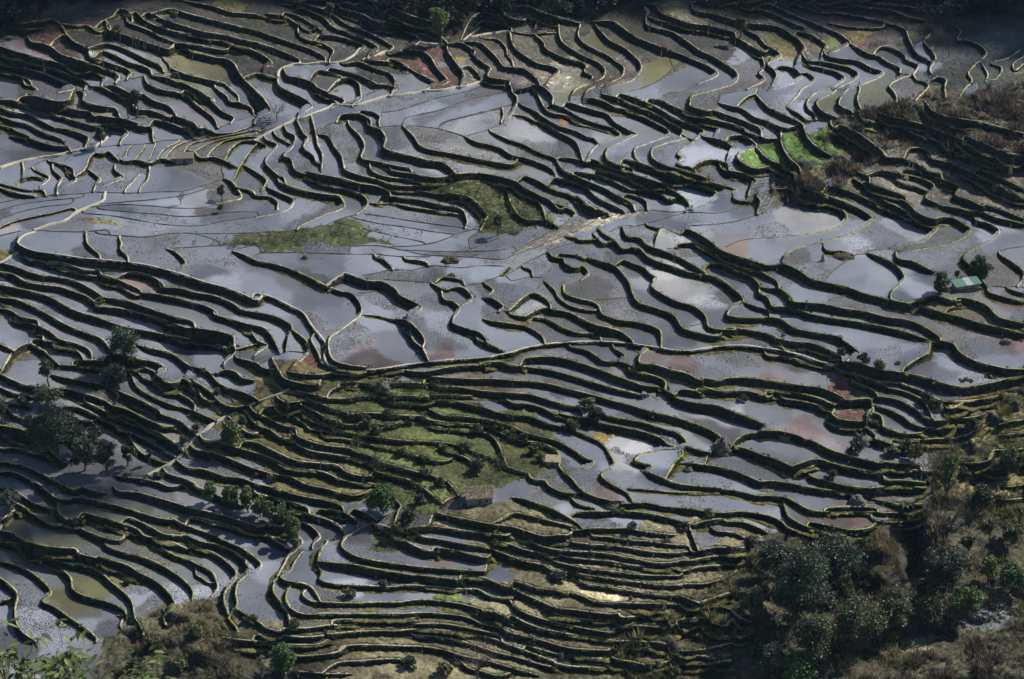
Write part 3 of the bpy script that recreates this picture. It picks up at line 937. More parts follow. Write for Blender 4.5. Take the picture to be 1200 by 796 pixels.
P([(1130,440),(1200,440),(1370,440),(1370,600),(1090,600),(1105,500)],'moss')
# fill single fields, never across a terrace bank
BV=np.zeros((GH-1,GW),bool); BU=np.zeros((GH,GW-1),bool)
for k,h,p in ALL:
    for a,b in zip(p[:-1],p[1:]):
        u0,v0,u1,v1=a[0]+MU,a[1]+MT,b[0]+MU,b[1]+MT
        if u1!=u0:
            lo,hi=sorted((u0,u1))
            for i in range(math.ceil(lo),math.ceil(hi)):
                j=math.floor(v0+(v1-v0)*(i-u0)/(u1-u0))
                if 0<=i<GW and 0<=j<GH-1: BV[j,i]=True
        if v1!=v0:
            lo,hi=sorted((v0,v1))
            for j in range(math.ceil(lo),math.ceil(hi)):
                i=math.floor(u0+(u1-u0)*(j-v0)/(v1-v0))
                if 0<=i<GW-1 and 0<=j<GH: BU[j,i]=True
def F(u,v,r,cl):
    R=int(r*2.2); i0,j0=u+MU,v+MT
    a0,a1=max(i0-R,0),min(i0+R,GW); b0,b1=max(j0-R,0),min(j0+R,GH)
    m=np.zeros((b1-b0,a1-a0),bool); m[j0-b0,i0-a0]=True
    bv=BV[b0:b1-1,a0:a1]; bu=BU[b0:b1,a0:a1-1]
    for k in range(int(r*1.6)):
        n=m.copy()
        n[1:]|=m[:-1]&~bv; n[:-1]|=m[1:]&~bv; n[:,1:]|=m[:,:-1]&~bu; n[:,:-1]|=m[:,1:]&~bu
        m=n
    U,V=np.meshgrid(np.arange(a0,a1)-i0,np.arange(b0,b1)-j0)
    m&=((U*1.0)**2+(V*1.6)**2)<(r*1.45+wob[b0:b1,a0:a1])**2
    full=np.zeros((GH,GW),bool); full[b0:b1,a0:a1]=m; put(full,cl); FIX[full]=True
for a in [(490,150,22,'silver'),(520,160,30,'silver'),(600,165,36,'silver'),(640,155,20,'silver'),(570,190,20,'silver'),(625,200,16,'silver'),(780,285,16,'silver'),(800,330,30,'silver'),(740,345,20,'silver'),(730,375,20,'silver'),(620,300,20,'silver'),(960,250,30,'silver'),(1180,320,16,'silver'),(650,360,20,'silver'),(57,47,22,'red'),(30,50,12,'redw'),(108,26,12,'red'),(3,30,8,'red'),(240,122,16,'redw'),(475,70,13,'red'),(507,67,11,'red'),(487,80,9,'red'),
 (450,11,15,'red'),(980,23,8,'red'),(1005,51,10,'red'),(365,425,14,'red'),(660,142,9,'orange'),(985,455,16,'red'),(995,486,9,'red'),(940,508,16,'redw'),
 (992,610,22,'redw'),(712,578,12,'redw'),(1190,402,16,'redw'),(865,292,20,'brown'),(575,455,18,'redw'),(155,326,20,'brown'),(232,80,26,'olive'),(537,70,9,'ochre'),
 (667,110,16,'olive'),(100,690,24,'olive'),(75,700,16,'olive'),(140,682,14,'olive'),(30,650,14,'olive'),(910,172,14,'bright'),(940,176,18,'bright'),(967,165,13,'bright'),
 (987,150,8,'bright'),(1017,162,7,'bright'),(915,52,16,'moss'),(975,47,8,'grass'),(1005,39,11,'moss'),(785,10,12,'moss'),(845,15,14,'moss'),(266,9,14,'moss'),
 (1007,221,16,'moss'),(525,705,14,'grass'),(5,300,12,'moss'),(720,515,20,'ochre'),(1105,356,10,'olive'),(1137,366,14,'olive'),(1115,475,8,'orange'),
 (430,425,16,'redw'),(500,418,10,'redw'),(520,415,10,'redw'),(800,430,14,'redw'),(900,452,14,'redw'),(760,420,10,'brown'),(735,530,22,'pale'),(905,128,20,'dim'),
 (965,115,14,'olive'),(1025,118,20,'olive'),(1120,85,24,'teal'),(700,60,20,'olive'),(680,70,14,'teal'),(640,60,14,'olive'),(665,60,12,'teal'),(780,88,24,'olive'),(820,100,18,'dim'),
 (600,505,20,'moss'),(730,50,12,'olive'),(1185,352,14,'redw'),(580,430,16,'dim'),(470,610,12,'dim'),(520,660,10,'brown'),(1060,445,12,'redw')]: F(*a)
# every paddy has its own depth, silt and mud: grow cells from seeds without crossing a bank
def cells(n,it,seed):
    r=np.random.default_rng(seed); L=np.zeros((GH,GW),np.int32); s=r.permutation(GH*GW)[:n]; L.flat[s]=np.arange(1,n+1)
    for k in range(it):
        for ax,st in ((1,1),(1,-1),(0,1),(0,-1)):
            if ax==0 and k%2: continue
            if ax==1: src,dst,bb=(L[:,:-1],L[:,1:],BU) if st==1 else (L[:,1:],L[:,:-1],BU)
            else: src,dst,bb=(L[:-1],L[1:],BV) if st==1 else (L[1:],L[:-1],BV)
            m=(dst==0)&(src>0)&~bb; dst[m]=src[m]
    return L
CELLS=cells(1500,60,3); nc=1501
# covers change at the banks: each cell takes the cover of its middle
cnt=np.bincount(CELLS.ravel(),minlength=nc).clip(1)
def cmean(a): return np.bincount(CELLS.ravel(),weights=a.ravel().astype(np.float64),minlength=nc)/cnt
rc=np.random.default_rng(21)
wm=(cmean(WET)>.5)[CELLS].astype(np.float32); keep=(SM|(CELLS==0)|FIX)
wm=np.where(keep,WET,wm); 
mc=np.stack([cmean(COL[...,c]*(WET==(wm>.5)))/np.maximum(cmean((WET==(wm>.5)).astype(float)),1e-3) for c in range(3)],-1)[CELLS]
mwc=np.stack([cmean(WCOL[...,c]) for c in range(3)],-1)[CELLS]
COL=np.where(keep[...,None],COL,mc).astype(np.float32); WCOL=np.where(keep[...,None],WCOL,mwc).astype(np.float32); WET=wm
cb=np.exp(rc.standard_normal(nc)*.31); cbr=np.clip(rc.standard_normal(nc)*.45-.3,0,1); cst=np.clip(rc.random(nc)**1.6*1.2-.1,0,1)
def blur(a,n):
    k=np.ones(n)/n
    for ax in (0,1): a=np.apply_along_axis(lambda q:np.convolve(np.pad(q,n//2,'edge'),k,'valid'),ax,a)
    return a.astype(np.float32)
tone=blur(cb[CELLS],5)[...,None]; br=blur(cbr[CELLS],15)[...,None]
WCOL*=tone*(1-br*np.array([.02,.16,.34],np.float32)); COL*=tone; STUB=cst[CELLS].astype(np.float32)
for c in range(3): WCOL[...,c]=blur(WCOL[...,c],5)
print('covers',time.time()-T0)
# ravine, spur and rough ground on the open hillside
def bump(cu,cv,ru,rv,h,ang=0):
    c,s=math.cos(ang),math.sin(ang); U=(uu-cu)*c+(vv-cv)*s; V=-(uu-cu)*s+(vv-cv)*c
    return h*np.exp(-(U/ru)**2-(V/rv)**2)
Z+=(bump(1068,655,16,45,-6,-.15)+bump(1035,650,22,40,3,-.25)+bump(960,700,50,45,-3.5)+bump(1120,660,35,50,2)+bump(1090,745,60,14,-3,-.35)+bump(230,760,50,30,2.5)+bump(1150,790,80,25,3.0)).astype(np.float32)
rough=fbm(uu.astype(np.float32),vv.astype(np.float32)*1.7,26,4,N3)*.55
from_s=SM.astype(np.float32)
k=np.ones(9)/9
for ax in (0,1): from_s=np.apply_along_axis(lambda q:np.convolve(q,k,'same'),ax,from_s)
Z+=(rough*from_s).astype(np.float32)
# ---------------------------------------------------------------- plan height map
CELL=0.36
X0,X1=-232.,232.; Y0,Y1=400.,830.
NX=int((X1-X0)/CELL); NY=int((Y1-Y0)/CELL)
XX,YY=np.meshgrid((X0+np.arange(NX)*CELL).astype(np.float32),(Y0+np.arange(NY)*CELL).astype(np.float32))
HB=(YY-CY0)*SLOPE
z=HB+16; done=np.zeros(z.shape,bool); HM=np.zeros(z.shape,np.float32)
for it in range(260):
    u,v=proj(XX,YY,z); zz=Zs(u,v); hit=(~done)&(zz>=z); HM[hit]=zz[hit]; done|=hit
    if done.all(): break
    z=np.where(done,z,z-.2)
HM[~done]=HB[~done]
PU,PV=proj(XX,YY,HM)
JU,JV=[(np.random.default_rng(s).standard_normal(PU.shape)*1.1+N(XX,YY,2.2)*1.8).astype(np.float32) for s,N in ((5,N3),(6,N4))]
ib=lambda a: a[np.clip(np.rint(PV+MT+JV*.6).astype(int),0,GH-1),np.clip(np.rint(PU+MU+JU).astype(int),0,GW-1)]
edge=np.clip(np.minimum(np.minimum(PU+MU,GW-MU-PU),np.minimum(PV+MT,GH-MT-PV))/40,0,1)
HM=HM*edge+HB*(1-edge)
gwet=ib(WET)*(edge>.5); gcol=ib(COL).copy(); gw=ib(WCOL).copy(); gveg=ib(VEG); gst=ib(STUB)
gcol[edge<.5]=CL['scrub'][0]
print('height map',time.time()-T0)
def hsample(a,x,y):
    i=np.clip(np.rint((x-X0)/CELL).astype(int),0,NX-1); j=np.clip(np.rint((y-Y0)/CELL).astype(int),0,NY-1); return a[j,i]
# ---------------------------------------------------------------- mesh helpers
def mk(name,V,Fq,mat,parent=None,col=None,smooth=True,kind=None):
    me=bpy.data.meshes.new(name); V=np.asarray(V,np.float32); Fq=np.asarray(Fq,np.int32)
    n=Fq.shape[1]; me.vertices.add(len(V)); me.vertices.foreach_set('co',V.ravel())
    me.loops.add(Fq.size); me.loops.foreach_set('vertex_index',Fq.ravel())
    me.polygons.add(len(Fq)); me.polygons.foreach_set('loop_start',np.arange(0,Fq.size,n,dtype=np.int32))
    me.polygons.foreach_set('use_smooth',np.full(len(Fq),smooth)); me.update(calc_edges=True)
    if col is not None:
        a=me.color_attributes.new('Col','FLOAT_COLOR','POINT'); c=np.ones((len(V),4),np.float32); col=np.asarray(col); c[:,:col.shape[1]]=col; a.data.foreach_set('color',c.ravel())
    me.materials.append(mat); o=bpy.data.objects.new(name,me); C.objects.link(o)
    if parent is not None: o.parent=parent
    if kind: o['kind']=kind
    return o
def empty(name,loc=(0,0,0)):
    o=bpy.data.objects.new(name,None); o.empty_display_size=.3; o.location=loc; C.objects.link(o); return o
def tag(o,label,cat,group=None):
    o['label']=label; o['category']=cat
    if group: o['group']=group
def material(name,build):
    m=bpy.data.materials.new(name); m.use_nodes=True; nt=m.node_tree; b=nt.nodes['Principled BSDF']; build(nt,b); return m
def nd(nt,t,**k):
    n=nt.nodes.new(t)
    for a,b in k.items(): setattr(n,a,b)
    return n
def noise_mul(nt,src,scale,lo,hi,detail=6,rough=.6,c0=.3,c1=.7,vec=None,stretch=None):
    tc=nd(nt,'ShaderNodeNewGeometry'); no=nd(nt,'ShaderNodeTexNoise'); no.inputs['Scale'].default_value=scale; no.inputs['Detail'].default_value=detail; no.inputs['Roughness'].default_value=rough
    if stretch:
        mp=nd(nt,'ShaderNodeMapping'); mp.inputs['Scale'].default_value=stretch; nt.links.new(tc.outputs['Position'],mp.inputs[0]); nt.links.new(mp.outputs[0],no.inputs['Vector'])
    else: nt.links.new(tc.outputs['Position'],no.inputs['Vector'])
    mr=nd(nt,'ShaderNodeMapRange'); mr.inputs[1].default_value=c0; mr.inputs[2].default_value=c1; mr.inputs[3].default_value=lo; mr.inputs[4].default_value=hi
    nt.links.new(no.outputs['Fac'],mr.inputs[0])
    mx=nd(nt,'ShaderNodeMix',data_type='RGBA',blend_type='MULTIPLY'); mx.inputs[0].default_value=1
    nt.links.new(src,mx.inputs[6]); nt.links.new(mr.outputs[0],mx.inputs[7])
    return mx.outputs[2],no
def soilish(rough,bump,scale=1.2,bs=2.5,spec=.25,lo=.45,hi=1.6):
    def f(nt,b):
        at=nd(nt,'ShaderNodeVertexColor'); at.layer_name='Col'
        c,_=noise_mul(nt,at.outputs['Color'],scale,lo,hi); c,_=noise_mul(nt,c,.12,.7,1.3)
        nt.links.new(c,b.inputs['Base Color']); b.inputs['Roughness'].default_value=rough; b.inputs['Specular IOR Level'].default_value=spec
        if bump:
            tc=nd(nt,'ShaderNodeNewGeometry'); no=nd(nt,'ShaderNodeTexNoise'); no.inputs['Scale'].default_value=bs; no.inputs['Detail'].default_value=8; no.inputs['Roughness'].default_value=.7
            nt.links.new(tc.outputs['Position'],no.inputs['Vector']); bp=nd(nt,'ShaderNodeBump'); bp.inputs['Strength'].default_value=1; bp.inputs['Distance'].default_value=bump
            nt.links.new(no.outputs['Fac'],bp.inputs['Height']); nt.links.new(bp.outputs[0],b.inputs['Normal'])
    return f
M_ground=material('ground_mud',soilish(.75,.25))
M_bank=material('bank_earth',soilish(1.0,.35,scale=.9,spec=.03))
M_rim=material('rim_earth',soilish(.85,.12,scale=1.5,spec=.2,lo=.6,hi=1.5))
def leafm(nt,b):
    at=nd(nt,'ShaderNodeVertexColor'); at.layer_name='Col'
    nt.links.new(at.outputs['Color'],b.inputs['Base Color']); b.inputs['Roughness'].default_value=.55; b.inputs['Specular IOR Level'].default_value=.3
    tr=nd(nt,'ShaderNodeBsdfTranslucent'); nt.links.new(at.outputs['Color'],tr.inputs[0]); ms=nd(nt,'ShaderNodeMixShader'); ms.inputs[0].default_value=.25
    out=nt.nodes['Material Output']; nt.links.new(b.outputs[0],ms.inputs[1]); nt.links.new(tr.outputs[0],ms.inputs[2]); nt.links.new(ms.outputs[0],out.inputs[0])
M_leaf=material('leaves',leafm)
def waterm(nt,b):
    at=nd(nt,'ShaderNodeVertexColor'); at.layer_name='Col'
    c,_=noise_mul(nt,at.outputs['Color'],.07,.86,1.14,detail=3)
    tc=nd(nt,'ShaderNodeNewGeometry'); no=nd(nt,'ShaderNodeTexNoise'); no.inputs['Scale'].default_value=2.3; no.inputs['Detail'].default_value=6; no.inputs['Roughness'].default_value=.72
    nt.links.new(tc.outputs['Position'],no.inputs['Vector'])
    n2=nd(nt,'ShaderNodeTexNoise'); n2.inputs['Scale'].default_value=.14; n2.inputs['Detail'].default_value=3; nt.links.new(tc.outputs['Position'],n2.inputs['Vector'])
    # clods and rice stubble breaking the surface, thick in some fields and absent in others
    ad=nd(nt,'ShaderNodeMath',operation='MULTIPLY_ADD'); ad.inputs[1].default_value=.17; ad.inputs[2].default_value=.22; nt.links.new(at.outputs['Alpha'],ad.inputs[0])
    a2=nd(nt,'ShaderNodeMath',operation='MULTIPLY_ADD'); a2.inputs[1].default_value=.26; nt.links.new(n2.outputs['Fac'],a2.inputs[0]); nt.links.new(ad.outputs[0],a2.inputs[2])
    su=nd(nt,'ShaderNodeMath',operation='SUBTRACT'); nt.links.new(no.outputs['Fac'],su.inputs[0]); nt.links.new(a2.outputs[0],su.inputs[1])
    mr=nd(nt,'ShaderNodeMapRange'); mr.inputs[1].default_value=-.03; mr.inputs[2].default_value=.05; nt.links.new(su.outputs[0],mr.inputs[0])
    mx=nd(nt,'ShaderNodeMix',data_type='RGBA'); mx.inputs[6].default_value=(.045,.042,.04,1); nt.links.new(mr.outputs[0],mx.inputs[0]); nt.links.new(c,mx.inputs[7])
    nt.links.new(mx.outputs[2],b.inputs['Base Color'])
    m2=nd(nt,'ShaderNodeMapRange'); m2.inputs[3].default_value=.75; m2.inputs[4].default_value=.1; nt.links.new(mr.outputs[0],m2.inputs[0]); nt.links.new(m2.outputs[0],b.inputs['Roughness'])
    b.inputs['IOR'].default_value=1.36
    bp=nd(nt,'ShaderNodeBump'); bp.inputs['Strength'].default_value=1; bp.inputs['Distance'].default_value=.012
    nt.links.new(no.outputs['Fac'],bp.inputs['Height']); nt.links.new(bp.outputs[0],b.inputs['Normal'])
M_water=material('silty_water',waterm)
def flat(name,c,r=.9,sc=1.5,lo=.6,hi=1.35,spec=.3):
    def f(nt,b):
        v=nd(nt,'ShaderNodeRGB'); v.outputs[0].default_value=(*c,1); o,_=noise_mul(nt,v.outputs[0],sc,lo,hi); nt.links.new(o,b.inputs['Base Color']); b.inputs['Roughness'].default_value=r; b.inputs['Specular IOR Level'].default_value=spec
    return material(name,f)
M_bark=flat('bark',(.09,.07,.055)); M_path=flat('path_earth',(.40,.38,.30),lo=.75,hi=1.15); M_wallm=flat('mud_wall',(.22,.19,.15)); M_thatch=flat('thatch',(.26,.22,.15),sc=3,lo=.5)
M_tin_g=flat('green_sheet',(.05,.13,.105),.5,lo=.8,hi=1.2); M_tin_b=flat('pale_blue_sheet',(.26,.30,.34),.5); M_dark=flat('dark_opening',(.02,.02,.02)); M_stone=flat('stone',(.10,.095,.085)); M_tile=flat('clay_roof',(.21,.18,.145),sc=3,lo=.6)
# ---------------------------------------------------------------- ground and water
n1=fbm(XX,YY,1.1,2,N2); lowf=fbm(XX,YY,30,3,N4)
zg=HM+ np.where(gwet>.5, -.17+.04*n1+.07*n1*gst+.05*lowf*.6, .05+.11*n1+.1*np.abs(N3(XX,YY,.8))*(gveg>0))
tint=np.clip(1+.18*lowf+.22*fbm(XX,YY,6,3,N3),.4,1.8)[...,None]
warm=np.clip(.5+.4*fbm(XX,YY,14,3,N1),0,1)[...,None]
gc=gcol*tint*(1-warm*.25+warm*np.array([.18,.16,0])*.6)
fleck=(n1+.8*N4(XX,YY,.9)>2.2)&(gwet<.5)&(gveg<.2); gc[fleck]=gc[fleck]*2.8+.01
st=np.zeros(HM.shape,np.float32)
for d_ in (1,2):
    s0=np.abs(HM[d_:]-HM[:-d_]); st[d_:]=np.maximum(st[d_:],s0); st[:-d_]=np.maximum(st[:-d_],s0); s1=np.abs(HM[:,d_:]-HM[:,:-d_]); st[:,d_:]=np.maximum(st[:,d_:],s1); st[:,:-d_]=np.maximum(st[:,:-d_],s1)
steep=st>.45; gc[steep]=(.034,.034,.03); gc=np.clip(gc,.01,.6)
idx=np.arange(NX*NY).reshape(NY,NX)
quads=np.stack([idx[:-1,:-1],idx[:-1,1:],idx[1:,1:],idx[1:,:-1]],-1).reshape(-1,4)
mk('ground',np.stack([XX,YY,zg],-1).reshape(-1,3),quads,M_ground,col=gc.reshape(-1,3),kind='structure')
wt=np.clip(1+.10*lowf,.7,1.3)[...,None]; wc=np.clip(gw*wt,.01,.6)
wmask=(gwet>.5); q=(wmask[:-1,:-1]|wmask[:-1,1:]|wmask[1:,1:]|wmask[1:,:-1])
hz=np.stack([HM[:-1,:-1],HM[:-1,1:],HM[1:,1:],HM[1:,:-1]],-1); flatq=(hz.max(-1)-hz.min(-1))<.22
q=(q&flatq).reshape(-1); wq=quads[q]; used,inv=np.unique(wq,return_inverse=True)
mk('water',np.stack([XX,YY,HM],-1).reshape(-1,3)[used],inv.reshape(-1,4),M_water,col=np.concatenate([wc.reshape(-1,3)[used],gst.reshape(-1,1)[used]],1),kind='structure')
# the hill goes on all round
def hill(name,xa,xb,ya,yb):
    n=40; X,Y=np.meshgrid(np.linspace(xa,xb,n),np.linspace(ya,yb,n)); H=(Y-CY0)*SLOPE; e=np.minimum(np.minimum(X-xa,xb-X),np.minimum(Y-ya,yb-Y))
    Hn=H+fbm(X,Y,180,3)*5*np.clip(e/60,0,1); i=np.arange(n*n).reshape(n,n); Q=np.stack([i[:-1,:-1],i[:-1,1:],i[1:,1:],i[1:,:-1]],-1).reshape(-1,4)
    mk(name,np.stack([X,Y,Hn-.05],-1).reshape(-1,3),Q,M_ground,col=np.tile((.06,.06,.035),(n*n,1)),kind='structure')
hill('hills',-1500,1500,Y1-1,2600); hill('hills',-1500,1500,-200,Y0+1); hill('hills',-1500,X0+1,Y0,Y1); hill('hills',X1-1,1500,Y0,Y1)
print('ground',time.time()-T0)
# ---------------------------------------------------------------- terrace banks
def mavg(a,n):
    if len(a)<3: return a
    n=min(n,len(a)//2*2-1); n=max(n,1); k=np.ones(n)/n; return np.convolve(np.pad(a,n//2,'edge'),k,'valid')
def greenness(u,v):
    g=np.where((u>560)&(v>190)&(v<620),.75,np.where(v>430,.48,.2))+np.where((u>780)&(v>210)&(v<400),.35,0)-np.where(v<150,.15,0)+.1*((u>250)&(v>430)&(v<700))
    return np.clip(g+.35*fbm(u,v,30,2,N4),0,1)
def lipdata(h,p):
    d=np.gradient(p,axis=0); d/=np.maximum(np.hypot(d[:,0],d[:,1]),1e-6)[:,None]
    left=np.column_stack([d[:,1],-d[:,0]])          # left hand of travel, v down
    zt=Zs(p[:,0]+left[:,0]*2.2,p[:,1]+left[:,1]*2.2); zb=Zs(p[:,0]-left[:,0]*2.2,p[:,1]-left[:,1]*2.2)
    zt=mavg(zt,7); zb=mavg(zb,7)
    x,y,_,t=unproj(p[:,0],p[:,1],zt)
    T=np.gradient(np.column_stack([x,y]),axis=0); T/=np.maximum(np.hypot(T[:,0],T[:,1]),1e-6)[:,None]
    T=np.column_stack([mavg(T[:,0],5),mavg(T[:,1],5)]); T/=np.maximum(np.hypot(T[:,0],T[:,1]),1e-6)[:,None]
    O=np.column_stack([T[:,1],-T[:,0]])             # outward = right hand on the plan
    return x,y,zt,zb,O
def strip(X,Y,Zz,CC):
    R,n=X.shape; V=np.stack([X,Y,Zz],-1).reshape(-1,3); i=np.arange(R*n).reshape(R,n)
    return V,np.stack([i[:-1,:-1],i[1:,:-1],i[1:,1:],i[:-1,1:]],-1).reshape(-1,4),CC.reshape(-1,3)
MOSS=np.array([.19,.20,.065]);STRAW=np.array([.46,.41,.28]);EARTH=np.array([.032,.032,.033]);BGRN=np.array([.024,.032,.020]);BERM_REFL=np.array([.105,.098,.042])
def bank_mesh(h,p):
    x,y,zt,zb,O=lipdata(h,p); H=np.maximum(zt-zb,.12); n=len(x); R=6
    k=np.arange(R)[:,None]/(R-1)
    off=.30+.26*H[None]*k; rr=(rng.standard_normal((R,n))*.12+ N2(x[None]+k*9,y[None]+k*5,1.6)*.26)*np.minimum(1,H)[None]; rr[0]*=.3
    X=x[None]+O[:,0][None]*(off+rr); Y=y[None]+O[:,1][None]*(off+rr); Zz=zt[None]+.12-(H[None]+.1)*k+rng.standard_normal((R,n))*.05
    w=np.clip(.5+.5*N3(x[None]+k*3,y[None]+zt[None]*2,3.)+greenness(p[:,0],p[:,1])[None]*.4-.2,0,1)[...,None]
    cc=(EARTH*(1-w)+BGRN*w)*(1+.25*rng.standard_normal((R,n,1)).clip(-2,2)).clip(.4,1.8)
    # muddy grass margin at the foot, the bank's reflection put into its colour
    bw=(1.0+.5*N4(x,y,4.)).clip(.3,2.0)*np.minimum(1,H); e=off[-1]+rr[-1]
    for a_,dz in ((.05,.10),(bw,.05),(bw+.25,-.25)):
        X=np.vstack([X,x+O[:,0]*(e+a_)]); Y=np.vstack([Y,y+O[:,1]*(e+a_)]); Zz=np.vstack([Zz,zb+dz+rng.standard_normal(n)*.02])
    bc=(BERM_REFL*(1-.3*np.clip(N1(x,y,5.),-1,1)[:,None]))*(1+.25*rng.standard_normal((3,n,1))).clip(.5,1.6); cc=np.concatenate([cc,bc])
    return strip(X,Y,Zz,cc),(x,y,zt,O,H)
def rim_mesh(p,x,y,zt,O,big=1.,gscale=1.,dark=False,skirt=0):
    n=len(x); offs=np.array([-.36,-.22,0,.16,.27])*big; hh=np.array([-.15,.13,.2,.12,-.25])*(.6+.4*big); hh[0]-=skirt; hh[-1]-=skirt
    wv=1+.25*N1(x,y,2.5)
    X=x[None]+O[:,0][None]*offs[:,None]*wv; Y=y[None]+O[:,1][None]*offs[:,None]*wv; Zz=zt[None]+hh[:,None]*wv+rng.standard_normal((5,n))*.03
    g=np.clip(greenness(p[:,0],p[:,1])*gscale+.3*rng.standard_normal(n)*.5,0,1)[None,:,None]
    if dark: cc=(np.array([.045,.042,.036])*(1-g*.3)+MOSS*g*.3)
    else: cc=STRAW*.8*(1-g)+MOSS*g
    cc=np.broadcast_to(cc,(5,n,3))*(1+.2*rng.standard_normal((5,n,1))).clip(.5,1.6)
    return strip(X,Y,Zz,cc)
def join(ms):
    V=[];Q=[];K=[];o=0
    for v,q,c in ms: V.append(v);Q.append(q+o);K.append(c);o+=len(v)
    return np.concatenate(V),np.concatenate(Q),np.concatenate(K)
LAND=[(516,30,'the tall lone tree at the wood edge'),(120,133,'the flat-roofed hut among dark terraces'),(216,185,'the small hut in the pale paddies'),(160,120,'the twin trees at upper left'),
 (560,582,'the thatched hut at the centre'),(648,540,'the small pale shed'),(1135,327,'the green-roofed field hut'),(145,398,'the round tree in the left paddies'),(135,440,'the dark double-crowned tree'),(57,432,'the small round tree at far left'),
 (65,500,'the largest left tree clump'),(272,505,'the tree beside the diagonal path'),(290,590,'the row of bushes'),(447,583,'the green bush by the pond'),(232,80,'the olive pond'),(57,45,'the red mud field'),
 (940,172,'the bright green vegetable plots'),(866,32,'the small tree on the upper right terraces'),(584,262,'the small tree on the grassy knoll'),(260,235,'the twin thin trees in the open paddies'),(487,72,'the red patches by the upper path'),
 (390,430,'the sharp bend of the long path'),(740,405,'the middle of the long path'),(985,455,'the rusty red mud patch'),(1040,140,'the brown scrub ridge'),(100,690,'the algae-green pond'),(930,670,'the dark thicket'),
 (735,530,'the palest pond'),(430,380,'the bowl-shaped middle pond'),(700,150,'the small orange plot'),(840,100,'the stony white tongue of field'),(1060,560,'the slender poplar'),(60,300,'the hairpin of the path'),(250,750,'the dry knoll at bottom left'),
 (560,760,'the bare tree at the bottom'),(640,265,'the foot of the grassy knoll'),(985,298,'the tiny islet in the pond'),(1100,440,'the end of the long path'),(800,300,'the head of the stepped ponds'),(330,130,'the bare tree by the stream'),(300,160,'the fan of narrow paddies'),(1150,110,'the right end of the scrub ridge'),
 (500,500,'the green grassy terraces'),(800,640,'the dry stubble terraces'),(330,350,'the large grey left-centre pond'),(450,700,'the long curved ponds below centre'),(20,560,'the left edge beneath the tree clump'),(1090,70,'the dark right-hand corner paddies'),(650,700,'the lower middle of the stubble terraces')]
ORD=['nearest','second','third','fourth','fifth','sixth','seventh','eighth','ninth','tenth','eleventh','twelfth','thirteenth','fourteenth','fifteenth','sixteenth']
class Labeller:
    def __init__(s): s.cnt={}
    def items(s,lst):            # lst of (key, polyline); returns key->label ends, nearest first
        b={}
        for key,p in lst:
            c=p[len(p)//2]; best=min(LAND,key=lambda L:(L[0]-c[0])**2+(1.6*(L[1]-c[1]))**2)
            du,dv=c[0]-best[0],c[1]-best[1]
            if abs(dv)*1.6>abs(du): di='below' if dv>0 else 'above'
            else: di='right of' if du>0 else 'left of'
            b.setdefault((best[2],di),[]).append((math.hypot(du,dv),key))
        out={}
        for (l,di),v in b.items():
            for r,(dd,key) in enumerate(sorted(v)): out[key]='%s one %s %s'%(ORD[min(r,15)],di,l)
        return out
lens=[]
for n,(k,h,p) in enumerate(ALL):
    L=np.hypot(*np.diff(p,axis=0).T).sum(); lens.append(L*max(h,1))
walls=[n for n in range(NREAL) if ALL[n][1]>0]; walls.sort(key=lambda n:-lens[n]); main=walls[:298]; restw=walls[298:]+[n for n in range(NREAL,len(ALL)) if ALL[n][1]>0]
dikes=[n for n in range(NREAL) if ALL[n][0]=='b']
wl=Labeller().items([(n,ALL[n][2]) for n in main]); dl=Labeller().items([(n,ALL[n][2]) for n in dikes])
RIMS=[]
for n in main:
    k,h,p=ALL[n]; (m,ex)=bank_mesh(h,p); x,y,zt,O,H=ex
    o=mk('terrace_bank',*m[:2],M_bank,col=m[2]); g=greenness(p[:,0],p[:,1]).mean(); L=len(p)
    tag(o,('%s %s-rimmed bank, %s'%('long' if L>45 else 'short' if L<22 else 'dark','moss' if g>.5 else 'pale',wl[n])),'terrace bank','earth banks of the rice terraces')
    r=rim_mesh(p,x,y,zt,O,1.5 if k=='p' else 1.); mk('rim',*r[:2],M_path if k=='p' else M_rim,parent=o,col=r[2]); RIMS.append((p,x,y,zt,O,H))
ms=[];rs=[]
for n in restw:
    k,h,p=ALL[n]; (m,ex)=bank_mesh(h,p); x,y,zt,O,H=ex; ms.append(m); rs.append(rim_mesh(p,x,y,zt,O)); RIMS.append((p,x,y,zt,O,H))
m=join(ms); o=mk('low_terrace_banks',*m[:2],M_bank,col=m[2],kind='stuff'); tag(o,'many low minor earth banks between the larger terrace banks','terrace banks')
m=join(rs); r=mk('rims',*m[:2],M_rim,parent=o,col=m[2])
for n in range(len(ALL)):
    k,h,p=ALL[n]
    if h>0: continue
    if k=='b' and n>=NREAL: continue
    x,y,zt,zb,O=lipdata(0,p); zt=(zt+zb)/2
    if k=='b':
        r=rim_mesh(p,x,y,zt,O,1.0,dark=True); o=mk('field_dike',*r[:2],M_rim,col=r[2]); tag(o,'thin mud dike, '+dl[n],'field dike','thin mud dikes between paddies')
    else:
        zt=mavg(zt+.3,15); r=rim_mesh(p,x,y,zt,O,2.1,gscale=.1,skirt=1.2); mk('path',*r[:2],M_path,col=r[2],kind='structure')
print('banks',time.time()-T0)
def place(u,v):
    z=float(Zs(u,v)); x,y,_,t=unproj(u,v,z); 
    return float(x),float(y),z,float(t)/FPX   # last: metres per pixel there
